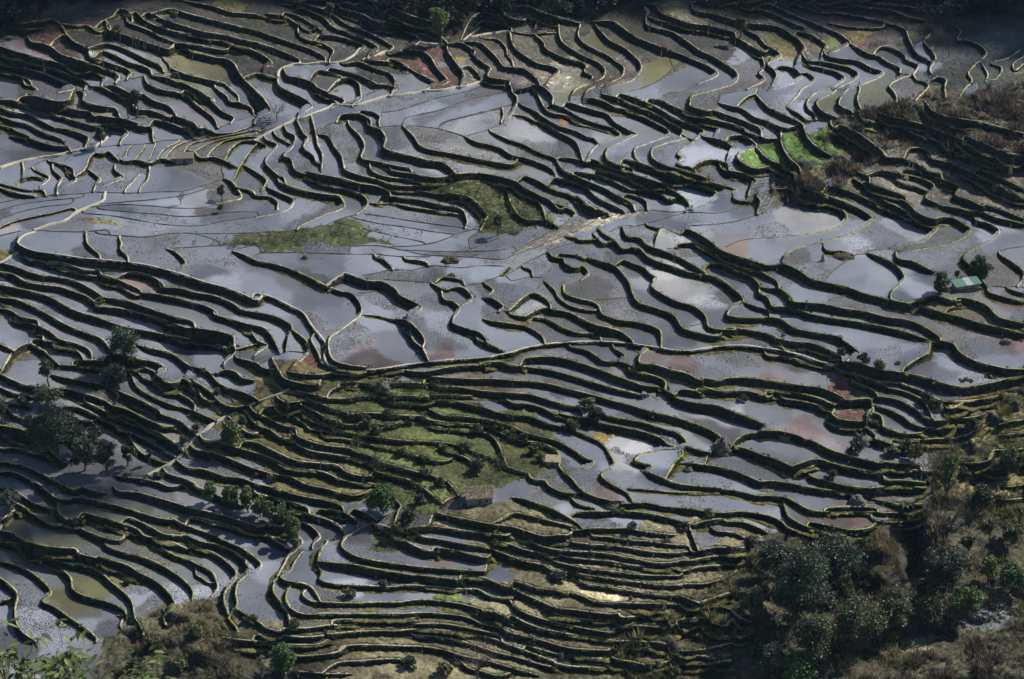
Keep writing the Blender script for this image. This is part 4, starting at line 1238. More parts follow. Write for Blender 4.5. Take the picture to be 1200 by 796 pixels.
def leafquads(Pt,size,col,r,up=.3,asp=.6):
    n=len(Pt); a=r.standard_normal((n,3)); a[:,2]*=.7; a/=np.linalg.norm(a,axis=1)[:,None]
    b=np.cross(a,r.standard_normal((n,3))); b/=np.linalg.norm(b,axis=1)[:,None]+1e-9
    s=(size*(.6+.8*r.random(n)))[:,None]; a=a*s; b=b*s*asp
    V=np.stack([Pt-a,Pt+b,Pt+a,Pt-b],1).reshape(-1,3); Q=np.arange(4*n).reshape(n,4)
    c=np.asarray(col)*(1+.27*r.standard_normal((n,1))).clip(.4,1.8); return V,Q,np.repeat(c,4,axis=0)
def tube(path,rad,sides=6):
    path=np.asarray(path,float); n=len(path); V=[];Q=[]
    for i,pt in enumerate(path):
        d=path[min(i+1,n-1)]-path[max(i-1,0)]; d/=np.linalg.norm(d)+1e-9
        a=np.cross(d,[.3,1,.1]); a/=np.linalg.norm(a)+1e-9; b=np.cross(d,a)
        for k in range(sides):
            t=2*math.pi*k/sides; V.append(pt+(a*math.cos(t)+b*math.sin(t))*rad[i])
    for i in range(n-1):
        for k in range(sides): Q.append((i*sides+k,i*sides+(k+1)%sides,(i+1)*sides+(k+1)%sides,(i+1)*sides+k))
    return np.array(V),np.array(Q)
def jointubes(T):
    V=[];Q=[];o=0
    for v,q in T: V.append(v);Q.append(q+o);o+=len(v)
    return np.concatenate(V),np.concatenate(Q)
def limb(r,a,b,ra,rb,n=5,w=.08):
    a=np.array(a,float);b=np.array(b,float);L=np.linalg.norm(b-a); p=[a+(b-a)*i/(n-1)+(r.standard_normal(3)*w*L*(0<i<n-1)) for i in range(n)]
    return tube(p,np.linspace(ra,rb,n))
def broad(r,h,w,trunk=.3,blobs=9,dens=260,leaf=.34,col=(.05,.07,.03),hl=.25,nm='tree',asp=.6):
    """crown (leaf clumps in blobs along limbs) and trunk with limbs, base at the origin"""
    T=[limb(r,(0,0,-.6),(r.normal()*.04*h,r.normal()*.04*h,h*(trunk+.25)),.035*h,.016*h,6,.03)]; Ps=[];Ss=[]
    for i in range(blobs):
        an=i*2.4+r.random(); rr=w/2*(.25+.55*r.random())*(0 if i==0 else 1); zz=h*(trunk+(1-trunk)*(.25+.62*(i+.5)/blobs if i else .8))
        tap=1-.55*abs((zz/h-trunk)/(1-trunk)-.45)*1.4
        c=np.array([math.cos(an)*rr*tap,math.sin(an)*rr*tap,zz-.06*h]); br=w*(.17+.12*r.random())
        T.append(limb(r,(0,0,h*(trunk*.7+.15*r.random())),c,.013*h,.004*h,5,.06))
        n=int(dens*(br/(w*.22))**2); d=r.standard_normal((n,3)); d/=np.linalg.norm(d,axis=1)[:,None]; q=(r.random(n)**.45)[:,None]
        sub=r.standard_normal((max(3,n//28),3))*.75*br; pick=sub[r.integers(0,len(sub),n)]
        pts=c+.62*(d*q*br*np.array([1.1,1.1,.8]))+.42*pick*np.array([1,1,.8]); Ps.append(pts); Ss.append(np.full(n,leaf))
    Pt=np.concatenate(Ps); crown=leafquads(Pt,np.concatenate(Ss),col,r,asp=asp)
    return crown,jointubes(T)
def bare(r,h,w,n1=9):
    T=[limb(r,(0,0,-.5),(0,0,h*.45),.03*h,.015*h,5,.03)]; tw=[]
    for i in range(n1):
        an=i*2.4; e=np.array([math.cos(an)*w*.32,math.sin(an)*w*.32,h*(.6+.3*r.random())]); s=np.array([0,0,h*(.2+.25*r.random())]); T.append(limb(r,s,e,.012*h,.005*h,5,.08))
        for k in range(6):
            f=e+r.standard_normal(3)*np.array([w,w,h])*.16+[0,0,.08*h]; tw.append(limb(r,s+(e-s)*(.4+.6*r.random()),f,.0055*h,.002*h,4,.1))
            for q in range(3): tw.append(limb(r,f*.7+e*.3,f+r.standard_normal(3)*np.array([w,w,h])*.09+[0,0,.05*h],.003*h,.0012*h,3,.1))
    return jointubes(tw),jointubes(T)
def put_tree(name,u,v,hpx,wpx,label,group=None,kind='broad',seed=0,cat='tree',**kw):
    r=np.random.default_rng(1000+seed+int(u)*7+int(v)); x,y,z,s=place(u,v); h=hpx*s/.9; w=wpx*s
    e=empty(name,(x,y,z)); tag(e,label,cat,group)
    if kind=='bare':
        (cv,cq),(tv,tq)=bare(r,h,w); mk('trunk',tv,tq,M_bark,parent=e); mk('twigs',cv,cq,M_bark,parent=e)
    else:
        (cv,cq,cc),(tv,tq)=broad(r,h,w,**kw); 
        if kind!='bush': mk('trunk',tv,tq,M_bark,parent=e); mk('crown',cv,cq,M_leaf,parent=e,col=cc,smooth=False)
        else: mk('stems',tv,tq,M_bark,parent=e); mk('foliage',cv,cq,M_leaf,parent=e,col=cc,smooth=False)
    return e
DK=(.065,.09,.06); MG=(.07,.095,.045); BG=(.09,.13,.05); PG=(.10,.12,.09)
TR=[('tree',516,54,48,24,'tall pale green tree standing alone at the edge of the dark wood','broad',dict(trunk=.22,blobs=13,col=(.13,.18,.065),dens=240)),
('tree',160,139,36,14,'taller narrow tree of the pair beside the flat-roofed hut','broad',dict(trunk=.35,col=DK,blobs=8)),
('tree',150,139,24,11,'smaller tree of the pair beside the flat-roofed hut','broad',dict(trunk=.4,col=DK,blobs=6)),
('bush',118,172,26,14,'dark leafy bush at the end of the terraces under the flat-roofed hut','bush',dict(trunk=.1,col=DK,blobs=7)),
('tree',387,26,24,12,'thin small tree on the olive field at the top of the slope','broad',dict(trunk=.3,col=MG,blobs=7)),
('tree',867,46,28,16,'small round tree on the stony green terraces at upper right','broad',dict(trunk=.3,col=MG,blobs=7)),
('tree',260,236,20,12,'thin dark tree on the dike of the open pale paddies','broad',dict(trunk=.25,col=DK,blobs=6)),
('bush',259,249,10,9,'small dark bush just below the thin tree in the open paddies','bush',dict(trunk=.1,col=DK,blobs=4)),
('tree',584,276,26,14,'small tree with a clear trunk at the foot of the grassy knoll','broad',dict(trunk=.4,col=DK,blobs=6)),
('tree',146,426,42,36,'rounded dark tree in the left paddies above the double-crowned one','broad',dict(trunk=.28,col=(.07,.10,.065),blobs=12,dens=320)),
('tree',136,474,52,33,'tall dark double-crowned tree in the left paddies','broad',dict(trunk=.3,col=(.06,.085,.06),blobs=14,dens=340)),
('tree',57,453,34,22,'small round tree with thin trunk near the left edge','broad',dict(trunk=.35,col=DK,blobs=8)),
('tree',66,532,62,62,'biggest dark spreading tree of the lower left clump','broad',dict(trunk=.08,col=DK,blobs=16,dens=380)),
('tree',100,551,44,36,'mid-sized tree just right of the biggest clump tree','broad',dict(trunk=.08,col=(.06,.085,.055),blobs=10,dens=300)),
('tree',126,554,42,36,'rightmost tree of the lower left clump above the green dike','broad',dict(trunk=.08,col=(.065,.09,.06),blobs=10,dens=300)),
('tree',86,534,40,34,'dark tree wedged between the biggest clump tree and the mid-sized one','broad',dict(trunk=.08,col=(.06,.085,.055),blobs=11,dens=300)),
('tree',44,522,38,34,'dark tree on the left side of the biggest clump tree','broad',dict(trunk=.08,col=(.06,.08,.055),blobs=10,dens=300)),
('bush',112,522,22,30,'wide dark bush above the mid-sized clump tree','bush',dict(trunk=.08,col=DK,blobs=8)),
('bush',150,546,28,22,'sparse dark bush right of the lower left tree clump','bush',dict(trunk=.1,col=DK,blobs=7)),
('tree',176,545,22,9,'thin sapling on the bank between clump and diagonal path','broad',dict(trunk=.2,col=DK,blobs=5)),
('tree',3,496,32,20,'tree cut by the left edge of the picture','broad',dict(trunk=.2,col=DK,blobs=8)),
('bush',28,480,18,14,'small dark bush above the biggest clump tree','bush',dict(trunk=.1,col=DK,blobs=5)),
('bush',55,474,22,34,'wide low bush behind the biggest clump tree','bush',dict(trunk=.1,col=DK,blobs=8)),
('tree',12,597,22,28,'pale greyish bush tree at the bottom of the dark left terraces','broad',dict(trunk=.1,col=PG,blobs=8)),
('tree',273,526,36,28,'bright leafy tree just right of the diagonal path','broad',dict(trunk=.18,col=BG,blobs=10,dens=300)),
('bush',285,501,16,14,'small bush above the bright tree by the diagonal path','bush',dict(trunk=.1,col=MG,blobs=5)),
('bush',448,599,33,34,'dense bright green bush beside the small curved pond','bush',dict(trunk=.05,col=(.07,.12,.045),blobs=12,dens=340)),
('bush',1101,350,36,24,'dense round bush at the left of the green-roofed hut','bush',dict(trunk=.05,col=(.06,.09,.04),blobs=10,dens=320)),
('bush',1147,328,26,24,'leafy bush behind the right end of the green-roofed hut','bush',dict(trunk=.05,col=(.06,.09,.04),blobs=9,dens=280)),
('bush',1121,327,10,6,'tiny sapling beside the green-roofed hut','bush',dict(trunk=.05,col=MG,blobs=4)),
('bush',1051,437,14,10,'small bright bush on the dark hedge bank under the pale paddies','bush',dict(trunk=.05,col=BG,blobs=4)),
('poplar_tree',1110,582,60,26,'slender upright tree with thin yellow-green leaves above the ravine','broad',dict(trunk=.15,col=(.11,.15,.05),blobs=14,dens=150,leaf=.3)),
('bush',333,795,50,34,'bright green leafy shrub at the bottom edge left of centre','bush',dict(trunk=.05,col=(.08,.14,.05),blobs=13,dens=260)),
('bush',205,26,14,12,'dark bush on the top left slope','bush',dict(trunk=.1,col=DK,blobs=5)),
('bush',1072,540,20,22,'dull bush beside the slender yellow-green tree','bush',dict(trunk=.1,col=MG,blobs=6)),
('tree',935,735,110,80,'largest dark leafy tree of the thicket below the last terraces','broad',dict(trunk=.12,col=(.055,.075,.05),blobs=24,dens=420)),
('tree',975,690,72,64,'dark tree on the upper side of the thicket under the reddish paddy','broad',dict(trunk=.15,col=(.05,.07,.05),blobs=18,dens=360)),
('tree',905,680,46,40,'rounded dark tree at the top left of the thicket','broad',dict(trunk=.15,col=(.05,.07,.05),blobs=12,dens=320)),
('tree',1000,760,66,66,'pale grey-leaved tree in the middle of the thicket','broad',dict(trunk=.1,col=(.09,.11,.06),blobs=18,dens=300)),
('tree',950,775,64,50,'pale leafy tree lower left in the thicket','broad',dict(trunk=.1,col=(.085,.105,.055),blobs=16,dens=300)),
('tree',880,725,44,34,'pale-leaved tree at the left rim of the thicket','broad',dict(trunk=.1,col=(.085,.10,.055),blobs=11,dens=260)),
('tree',1045,740,54,50,'grey-green tree at the right of the thicket below the dry spur','broad',dict(trunk=.1,col=(.09,.11,.06),blobs=14,dens=300)),
('tree',1090,735,44,46,'dull green bush tree right of the thicket in the gully','broad',dict(trunk=.08,col=(.07,.09,.045),blobs=12,dens=280)),
('tree',1108,692,52,50,'dark rounded tree on the far side of the shaded ravine','broad',dict(trunk=.12,col=(.055,.065,.05),blobs=14,dens=300)),
('tree',1135,720,34,34,'fresh green bush tree above the small gully ponds','broad',dict(trunk=.08,col=(.08,.13,.04),blobs=9,dens=260)),
('tree',1188,690,30,34,'bright green bush tree at the right edge','broad',dict(trunk=.08,col=(.07,.13,.05),blobs=9,dens=260)),
('tree',1158,685,40,24,'yellow-green small tree left of the bright one at the right edge','broad',dict(trunk=.1,col=(.13,.15,.05),blobs=9,dens=240)),
('tree',936,800,38,46,'bright green rounded bush tree at the bottom of the thicket','broad',dict(trunk=.08,col=(.09,.16,.05),blobs=12,dens=360)),
('tree',905,790,34,36,'grey-green bush tree beside the bright rounded one at the bottom','broad',dict(trunk=.08,col=(.09,.11,.08),blobs=10,dens=280)),
('tree',1180,560,36,36,'dark bush tree on the scrubby slope at the right edge','broad',dict(trunk=.1,col=(.05,.065,.035),blobs=9,dens=240)),
('tree',1150,600,34,34,'dark rounded bush tree on the slope right of the slender tree','broad',dict(trunk=.1,col=(.05,.065,.035),blobs=9,dens=240)),
('tree',1185,640,30,30,'olive bush tree below the dark ones on the right slope','broad',dict(trunk=.1,col=(.07,.085,.04),blobs=8,dens=220)),
]
for i,(nm,u,v,h,w,lab,kd,kw) in enumerate(TR): put_tree(nm,u,v,h,w,lab,kind=kd,seed=i,cat='bush' if nm=='bush' else 'tree',**kw)
for i,(u,v,h,w,lab) in enumerate([(1092,578,52,50,'large bare twiggy tree left of the slender yellow-green one'),(325,142,20,26,'bare tree beside the stream of narrow paddies'),(212,240,14,12,'small bare tree in the open pale paddies'),
  (1105,640,56,56,'grey leafless tree above the shaded ravine'),(560,796,44,50,'bare tree in front of the lowest terraces at bottom centre'),(328,436,16,20,'small bare bush on the bank at the path bend'),(262,795,40,40,'bare brown bush tree on the dry knoll')]):
    put_tree('bare_tree',u,v,h,w,lab,kind='bare',seed=50+i)
row=[(245,590,26,14),(266,592,22,9),(276,596,26,10),(290,600,30,16),(305,606,24,14),(316,612,24,13),(331,622,32,16),(342,634,34,15),(345,642,26,12)]
for i,(u,v,h,w) in enumerate((u,v,h*1.15,w*1.35) for (u,v,h,w) in row):
    put_tree('bush',u,v,h,w,'%s bush of the sunlit row of bushes stepping down the dark left terraces'%['leftmost','second','third','fourth','fifth','sixth','seventh','eighth','rightmost'][i],'row of bushes along one terrace',kind='bush',seed=80+i,cat='bush',trunk=.03,col=(.10,.14,.055),blobs=9,dens=280)
# small shrubs on banks and field edges
hedge=[(497,543,12,16),(520,530,12,18),(545,528,12,18),(560,552,14,18),(498,560,16,20),(515,570,14,16),(470,535,12,18),(440,510,12,16),(455,490,12,16),(480,497,12,18),(430,497,11,14),(585,508,14,18),(600,515,14,18),(612,520,14,16),(560,505,10,14),
 (625,533,13,16),(632,541,12,14),(668,318,6,10),(480,612,16,20),(465,625,16,18),(492,590,14,16),(478,640,12,16),(668,505,14,22),(700,490,14,18),(690,478,13,26),(655,492,10,16),(452,452,9,14),(465,450,9,16),(1010,425,12,16),(1030,432,12,18),(1070,440,12,16),(1095,455,12,18),(1130,455,14,20),(1160,452,14,20),
 (1185,448,14,20),(985,415,9,12),(917,398,7,12),(912,405,8,12),(1140,500,12,16),(1165,530,12,18),(1130,560,14,16),(845,460,9,18),(815,460,9,14),(870,470,9,12),(960,540,12,14),(975,560,12,16),(1000,580,12,16),(1010,470,10,16),(1005,530,14,18),(1045,535,14,22),
 (1060,525,12,18),(1025,500,9,16),(1095,480,14,16),(1085,470,12,16),(118,355,8,14),(108,358,7,10),(255,462,9,12),(240,440,10,10),(262,410,12,14),(215,520,12,14),(230,505,10,12),(185,560,8,18),(170,565,8,16),(150,562,8,14),(300,560,7,8),(320,565,9,10),(150,685,9,16),(48,650,10,12),
 (205,90,6,12),(138,38,10,16),(275,78,9,10),(345,735,12,18),(410,700,12,18),(450,690,10,18),(520,790,16,24),(480,780,14,22),(600,660,10,16),(580,640,10,16),(655,680,12,20),(625,755,10,14),(740,620,9,14),(690,605,9,14),(780,640,9,14),(800,620,10,18),(830,605,10,18),(850,780,12,20),(820,750,10,16),(790,790,12,20),
 (880,640,12,18),(895,765,14,20),(860,700,12,16),(1010,640,12,18),(1000,660,12,16),(1015,690,12,16),(1190,480,12,18),(1110,620,14,20),(1135,640,14,22),(1160,620,12,18),(1080,690,14,20),(230,745,14,22),(180,760,16,24),(260,760,12,18),(295,730,12,18),(160,790,18,26),(210,785,16,24)]
SH=[]
for i in range(5):
    r=np.random.default_rng(300+i); (cv,cq,cc),_=broad(r,1.6,2.2,trunk=.02,blobs=7,dens=90,leaf=.17,col=[(.05,.06,.03),(.06,.075,.03),(.07,.085,.035),(.045,.05,.035),(.09,.10,.05)][i])
    me=bpy.data.meshes.new('shrub'); me.from_pydata([],[],[]); SH.append((cv,cq,cc))
shl=Labeller().items([(i,np.array([[u,v]])) for i,(u,v,h,w) in enumerate(hedge)])
shm=[None]*5
for i,(u,v,h,w) in enumerate(hedge):
    x,y,z,s=place(u,v); k=i%5
    if shm[k] is None:
        o=mk('shrub',*SH[k][:2],M_leaf,col=SH[k][2],smooth=False); shm[k]=o
    else: o=shm[k].copy(); C.objects.link(o)
    o.location=(x,y,z-.1); o.rotation_euler=(0,0,i*1.7); f=h*s/1.6*.95; o.scale=(w*s/2.2*1.1,w*s/2.2*1.1,f)
    tag(o,'low rounded shrub, '+shl[i],'shrub','low shrubs on the terrace edges')
# banana plant
x,y,z,s=place(1060,600); e=empty('banana_plant',(x,y,z)); tag(e,'small banana plant with arching bright leaves on the last terrace','banana plant')
tv,tq=tube([(0,0,-.3),(0,0,1.2),(.05,0,2.2)],[.18,.14,.08]); mk('stem',tv,tq,M_leaf,parent=e,col=np.tile((.12,.14,.06),(len(tv),1)))
for k in range(8):
    an=k*.85; L=2.6+.5*(k%3); pts=[]
    for t in np.linspace(0,1,7):
        rr=L*t*.75; zz=2.1+L*(.9*t-1.05*t*t); wd=.34*math.sin(math.pi*min(1,t*.9+.08)); c=np.array([math.cos(an)*rr,math.sin(an)*rr,zz]); sd=np.array([-math.sin(an),math.cos(an),0])*wd
        pts+= [c-sd,c+[0,0,-.05],c+sd]
    V=np.array(pts); Q=[(3*i+j,3*i+j+1,3*i+j+4,3*i+j+3) for i in range(6) for j in range(2)]
    mk('leaf',V,Q,M_leaf,parent=e,col=np.tile((.10,.17,.04),(len(V),1)))
# ---------------------------------------------------------------- huts
def boxm(x0,x1,y0,y1,z0,z1):
    V=np.array([(x,y,z) for z in (z0,z1) for y in (y0,y1) for x in (x0,x1)],float); Q=np.array([(0,2,3,1),(4,5,7,6),(0,1,5,4),(2,6,7,3),(0,4,6,2),(1,3,7,5)]); return V,Q
def slab(pts,th):
    """thin roof sheet from four corners"""
    P4=np.array(pts,float); V=np.concatenate([P4,P4-[0,0,th]]); Q=np.array([(0,1,2,3),(7,6,5,4),(0,4,5,1),(1,5,6,2),(2,6,7,3),(3,7,4,0)]); return V,Q
def hut(name,u,v,wpx,rz,label,hh=2.2,dep=.6,roof='gable',rm=M_thatch,wm=M_wallm,cat='hut'):
    x,y,z,s=place(u,v); w=wpx*s; d=w*dep; e=empty(name,(x,y+d/2,z)); e.rotation_euler=(0,0,rz); tag(e,label,cat)
    a,b=w/2,d/2; t=.18
    mk('wall',*jointubes([boxm(-a,a,-b,-b+t,.0-.6,hh),boxm(-a,a,b-t,b,-.6,hh),boxm(-a,-a+t,-b+t,b-t,-.6,hh),boxm(a-t,a,-b+t,b-t,-.6,hh)]),wm,parent=e,smooth=False)
    dr=mk('door',*boxm(-.45,.45,-b-.03,-b+.02,0,1.8),M_bark,parent=e,smooth=False)
    mk('window',*boxm(a*.45,a*.45+.6,-b-.03,-b+.02,.9,1.5),M_dark,parent=e,smooth=False)
    o=.35
    if roof=='gable':
        rh=d*.38; R=jointubes([slab([(-a-o,-b-o,hh-.15),(a+o,-b-o,hh-.15),(a+o,0,hh+rh),(-a-o,0,hh+rh)],.18),slab([(-a-o,.002,hh+rh),(a+o,.002,hh+rh),(a+o,b+o,hh-.15),(-a-o,b+o,hh-.15)],.18)])
        g=jointubes([(np.array([(-a+.02,-b,hh),(-a+.02,b,hh),(-a+.02,0,hh+rh-.2),(-a+.02,0,hh+rh-.2)],float),np.array([(0,1,2,3)])),(np.array([(a-.02,-b,hh),(a-.02,b,hh),(a-.02,0,hh+rh-.2),(a-.02,0,hh+rh-.2)],float),np.array([(0,1,2,3)]))])
    else: R=slab([(-a-o,-b-o,hh+.05),(a+o,-b-o,hh+.05),(a+o,b+o,hh+.55),(-a-o,b+o,hh+.55)],.16)
    mk('roof',*R,rm,parent=e,smooth=False)
    return e,a,b,hh
hut('field_hut',122,143,22,-.35,'small mud hut with tan flat roof on the dark upper left terraces',2.6,.7,'flat',M_tile)
hut('field_hut',216,192,20,.1,'low hut with brown gabled roof beside the narrow pale paddies',2.2,.6,'gable',M_tile)
hut('field_shed',648,547,15,-.1,'small pale open shed at the corner of the curved pond',1.6,.7,'flat',M_thatch,cat='shed')
e,a,b,hh=hut('thatched_hut',561,592,30,.12,'round-shouldered thatched hut at the end of the green terraces',2.4,.75,'gable',M_thatch)
r=np.random.default_rng(5); n=900; Pt=np.column_stack([r.uniform(-a-.4,a+.4,n),r.uniform(-b-.4,b+.4,n),np.zeros(n)]); Pt[:,2]=hh+2*b*.38*(1-np.abs(Pt[:,1])/b).clip(-.3,1)+.05
V,Q,c=leafquads(Pt,np.full(n,.35),(.30,.26,.18),r,asp=.25); mk('thatch',V,Q,M_leaf,parent=e,col=c,smooth=False)
# green roofed hut built on a stone base
x,y,z,s=place(1133,340); e=empty('green_roofed_hut',(x,y,z)); e.rotation_euler=(0,0,.32); tag(e,'long low field hut with green and pale blue sheet roof between two bushes','hut')
w=34*s/2; mk('stone_base',*boxm(-w,w,-1.2,2.6,-1.2,.7),M_stone,parent=e,smooth=False)
mk('wall',*jointubes([boxm(-w+.3,w-.3,-.6,-.45,.7,2.0),boxm(-w+.3,w-.3,2.05,2.2,.7,2.5),boxm(-w+.3,-w+.45,-.45,2.05,.7,2.2),boxm(w-.45,w-.3,-.45,2.05,.7,2.2)]),M_wallm,parent=e,smooth=False)
for nm,xa,xb,m,dz in (('roof_sheet',-w,-w*.15,M_tin_g,0),('roof_sheet',-w*.13,w*.35,M_tin_b,.06),('roof_sheet',w*.37,w,M_tin_g,.02)): mk(nm,*slab([(xa,-1.1,2.0+dz),(xb,-1.1,2.05+dz),(xb,2.7,2.75+dz),(xa,2.7,2.7+dz)],.06),m,parent=e,smooth=False)
for k in (-.9,-.3,.3,.9): mk('post',*tube([(w*k,-1,-.2),(w*k,-1,2.05)],[.07,.06]),M_bark,parent=e)
# rocks, islets, haystack
def rock(u,v,wpx,hpx,label,name='boulder',cat='boulder',mat=None,cone=False,gr=None):
    r=np.random.default_rng(int(u*3+v)); x,y,z,s=place(u,v); n,m=16,9; V=[]
    for j in range(m):
        ph=math.pi*.5*j/(m-1)
        for i in range(n):
            th=2*math.pi*i/n; k=1+.16*r.standard_normal(); rr=(1-j/(m-1)) if cone else math.cos(ph); zz=(j/(m-1)) if cone else math.sin(ph)
            V.append((math.cos(th)*rr*k*wpx*s/2,math.sin(th)*rr*k*wpx*s/2*.8,zz*hpx*s*k-.3))
    Q=[(j*n+i,j*n+(i+1)%n,(j+1)*n+(i+1)%n,(j+1)*n+i) for j in range(m-1) for i in range(n)]
    o=mk(name,V,Q,mat or M_stone,col=np.tile((.07,.065,.05),(len(V),1))); o.location=(x,y,z); tag(o,label,cat,gr); return o
rock(964,306,7,11,'pointed dark haystack standing in the grey pond','haystack','haystack',M_thatch,True)
rock(986,301,26,5,'tiny mossy islet in the grey pond right of the haystack','islet','islet',M_bank)
rock(357,303,8,4,'small dark clod heap in the pond above the path','mud_heap','mud heap',M_bank); rock(528,306,22,5,'long dark mud heap in the pale central pond','mud_heap','mud heap',M_bank)
rock(445,305,14,6,'steep mud heap left of the long one in the central ponds','mud_heap','mud heap',M_bank); rock(530,326,18,6,'round mud heap below the long one in the central ponds','mud_heap','mud heap',M_bank)
for i,(u,v,w,h,t) in enumerate([(846,529,26,16,'big grey boulder on the mossy bank left of the wide terrace'),(817,460,14,8,'grey boulder under the reddish paddy'),(775,460,16,9,'dark boulder at the head of the mossy terrace'),(806,552,12,6,'pair-like low rock beside the curved pond'),(718,595,20,8,'rounded rock below the reddish pond'),
    (318,563,12,9,'grey rock on the lower left dark terraces'),(448,455,20,10,'dark rock mound under the long path'),(572,430,10,8,'grey rock beside the mossy terrace start'),(1010,520,24,12,'pale boulder heap below the little orange plot'),(1098,480,18,10,'brown boulder left of the little orange plot'),(1180,402,14,6,'dark rock in the reddish pond at right'),
    (739,703,6,6,'small pale rock on the stubble terraces'),(658,773,7,11,'upright pale stone on the lowest terraces'),(980,770,10,6,'low grey rock in the gully'),(1005,590,22,10,'brown rock heap on the mossy terrace'),(920,515,16,8,'brown rock at the edge of the damp pond')]):
    rock(u,v,w,h,t)
print('things',time.time()-T0)
# ---------------------------------------------------------------- uncountable growth
def scatter(poly,n,r):
    P0=np.array(poly); out=np.empty((0,2))
    while len(out)<n:
        q=np.column_stack([r.uniform(P0[:,0].min(),P0[:,0].max(),n),r.uniform(P0[:,1].min(),P0[:,1].max(),n)]); out=np.concatenate([out,q[poly_mask(poly,q[:,0],q[:,1])]])
    return out[:n]
def tufts(uv,hmin,hmax,cols,r,blades=7,lean=.5,wd=.07,drop=0):
    u=uv[:,0];v=uv[:,1]; z=Zs(u,v); x,y,_,t=unproj(u,v,z); n=len(u); base=np.column_stack([x,y,z-drop]); hh=r.uniform(hmin,hmax,n)*(.4+.8*np.clip(N2(x,y,4.)+.5,0,1.8))
    ci=np.clip((N3(x,y,7.)*.5+.5+.25*r.standard_normal(n))*len(cols),0,len(cols)-1e-3).astype(int); cc=np.array(cols)[ci]
    B=np.repeat(base,blades,0); H=np.repeat(hh,blades); c=np.repeat(cc,blades,0)*(1+.3*r.standard_normal((n*blades,1))).clip(.4,1.8); m=len(B)
    a=r.uniform(0,2*math.pi,m); ro=H*.35*r.random(m); B=B+np.column_stack([np.cos(a)*ro,np.sin(a)*ro,np.zeros(m)]); d=np.column_stack([np.cos(a)*lean,np.sin(a)*lean,np.ones(m)])*(H*(.6+.5*r.random(m)))[:,None]
    s=np.column_stack([-np.sin(a),np.cos(a),np.zeros(m)])*(wd*(.6+.8*r.random(m))*np.maximum(H,.6))[:,None]
    s*=1; V=np.stack([B-s,B+s,B+d*.6+s*.9,B+d],1).reshape(-1,3); return V,np.arange(4*m).reshape(m,4),np.repeat(c,4,0)
r=np.random.default_rng(11)
BR=[(.10,.078,.06),(.13,.105,.08),(.075,.062,.052),(.17,.14,.10)]
OL=[(.20,.175,.08),(.15,.155,.06),(.27,.23,.12),(.10,.11,.045)]
def stuff(name,ms,label,cat): V,Q,c=join(ms); o=mk(name,V,Q,M_leaf,col=c,smooth=False,kind='stuff'); tag(o,label,cat); return o
ridge=[(985,150),(1010,130),(1120,114),(1200,102),(1300,95),(1300,190),(1200,195),(1150,175),(1080,162),(1040,175),(1012,192),(985,215),(935,236),(912,226),(945,206),(1000,190),(985,165)]
stuff('scrub',[tufts(scatter(ridge,10000,r)+r.standard_normal((10000,2))*[8,4],.7,1.9,BR,r,9)],'brown purple leafless scrub covering the ridge at upper right','scrub')
low=[(850,640),(920,630),(1030,618),(1085,600),(1110,470),(1200,455),(1330,440),(1330,860),(850,860),(720,850),(715,720),(790,700),(840,690)]
stuff('undergrowth',[tufts(scatter(low,17000,r),.5,1.5,OL,r,7),tufts(scatter([(1035,620),(1050,640),(1065,700),(1040,740),(1015,700),(1010,640)],1500,r),.5,1.1,[(.22,.18,.09),(.18,.15,.08)],r,7)],'tangled dry and green undergrowth on the slope round the ravine','undergrowth')
stuff('dry_brush',[tufts(scatter([(1000,796),(1060,775),(1130,755),(1200,730),(1330,700),(1330,880),(940,880),(960,800)],7000,r),.8,2.0,BR,r,9)],'dry brown brush on the near slope at bottom right','brush')
stuff('knoll_brush',[tufts(scatter([(120,800),(130,745),(190,715),(235,700),(262,730),(300,757),(320,785),(420,800),(560,802),(600,860),(-60,860),(-60,830)],7000,r),.5,1.3,OL+[(.18,.14,.09)],r,7)],'straw coloured and olive brush on the dry knoll at bottom left','brush')
stuff('meadow_grass',[tufts(scatter([(400,440),(530,450),(640,515),(640,548),(545,580),(455,650),(440,640),(470,590),(400,530),(370,500)],7000,r),.2,.5,[(.085,.105,.035),(.11,.12,.05),(.16,.155,.08)],r,5),
  tufts(scatter([(495,218),(560,214),(615,225),(645,262),(600,276),(570,270),(545,240),(505,232)],3000,r),.2,.6,[(.055,.08,.022),(.08,.095,.035)],r,5)],'short olive green grass on the central terraces','grass')
stuff('stubble',[tufts(scatter([(540,590),(660,610),(880,625),(870,700),(800,720),(720,796),(560,796),(500,740),(560,700),(620,670),(560,640)],9000,r),.2,.45,[(.20,.18,.12),(.14,.14,.08),(.10,.11,.05)],r,4),
  tufts(scatter([(1000,165),(1200,185),(1330,190),(1330,250),(1200,250),(1120,240),(1080,225),(1040,245),(1000,215)],2500,r),.2,.4,[(.36,.34,.30),(.16,.14,.12)],r,4),tufts(scatter([(1000,165),(1200,185),(1330,190),(1330,250),(1200,250),(1120,240),(1080,225),(1040,245),(1000,215)],3500,r),.15,.3,[(.5,.48,.44),(.3,.28,.25)],r,3,wd=.14),
  tufts(scatter([(612,38),(700,58),(752,75),(735,98),(700,108),(660,100),(600,108),(560,100)],1800,r),.15,.3,[(.42,.40,.34),(.2,.19,.17)],r,3,wd=.14),tufts(scatter([(800,28),(870,45),(870,80),(830,72)],700,r),.15,.3,[(.4,.38,.33),(.2,.19,.17)],r,3,wd=.14),tufts(scatter([(812,115),(835,100),(865,90),(868,98),(850,112),(830,128),(815,128)],500,r),.15,.3,[(.5,.48,.44)],r,3,wd=.14)],'short dry stubble on the drained terraces','stubble')
V=[]
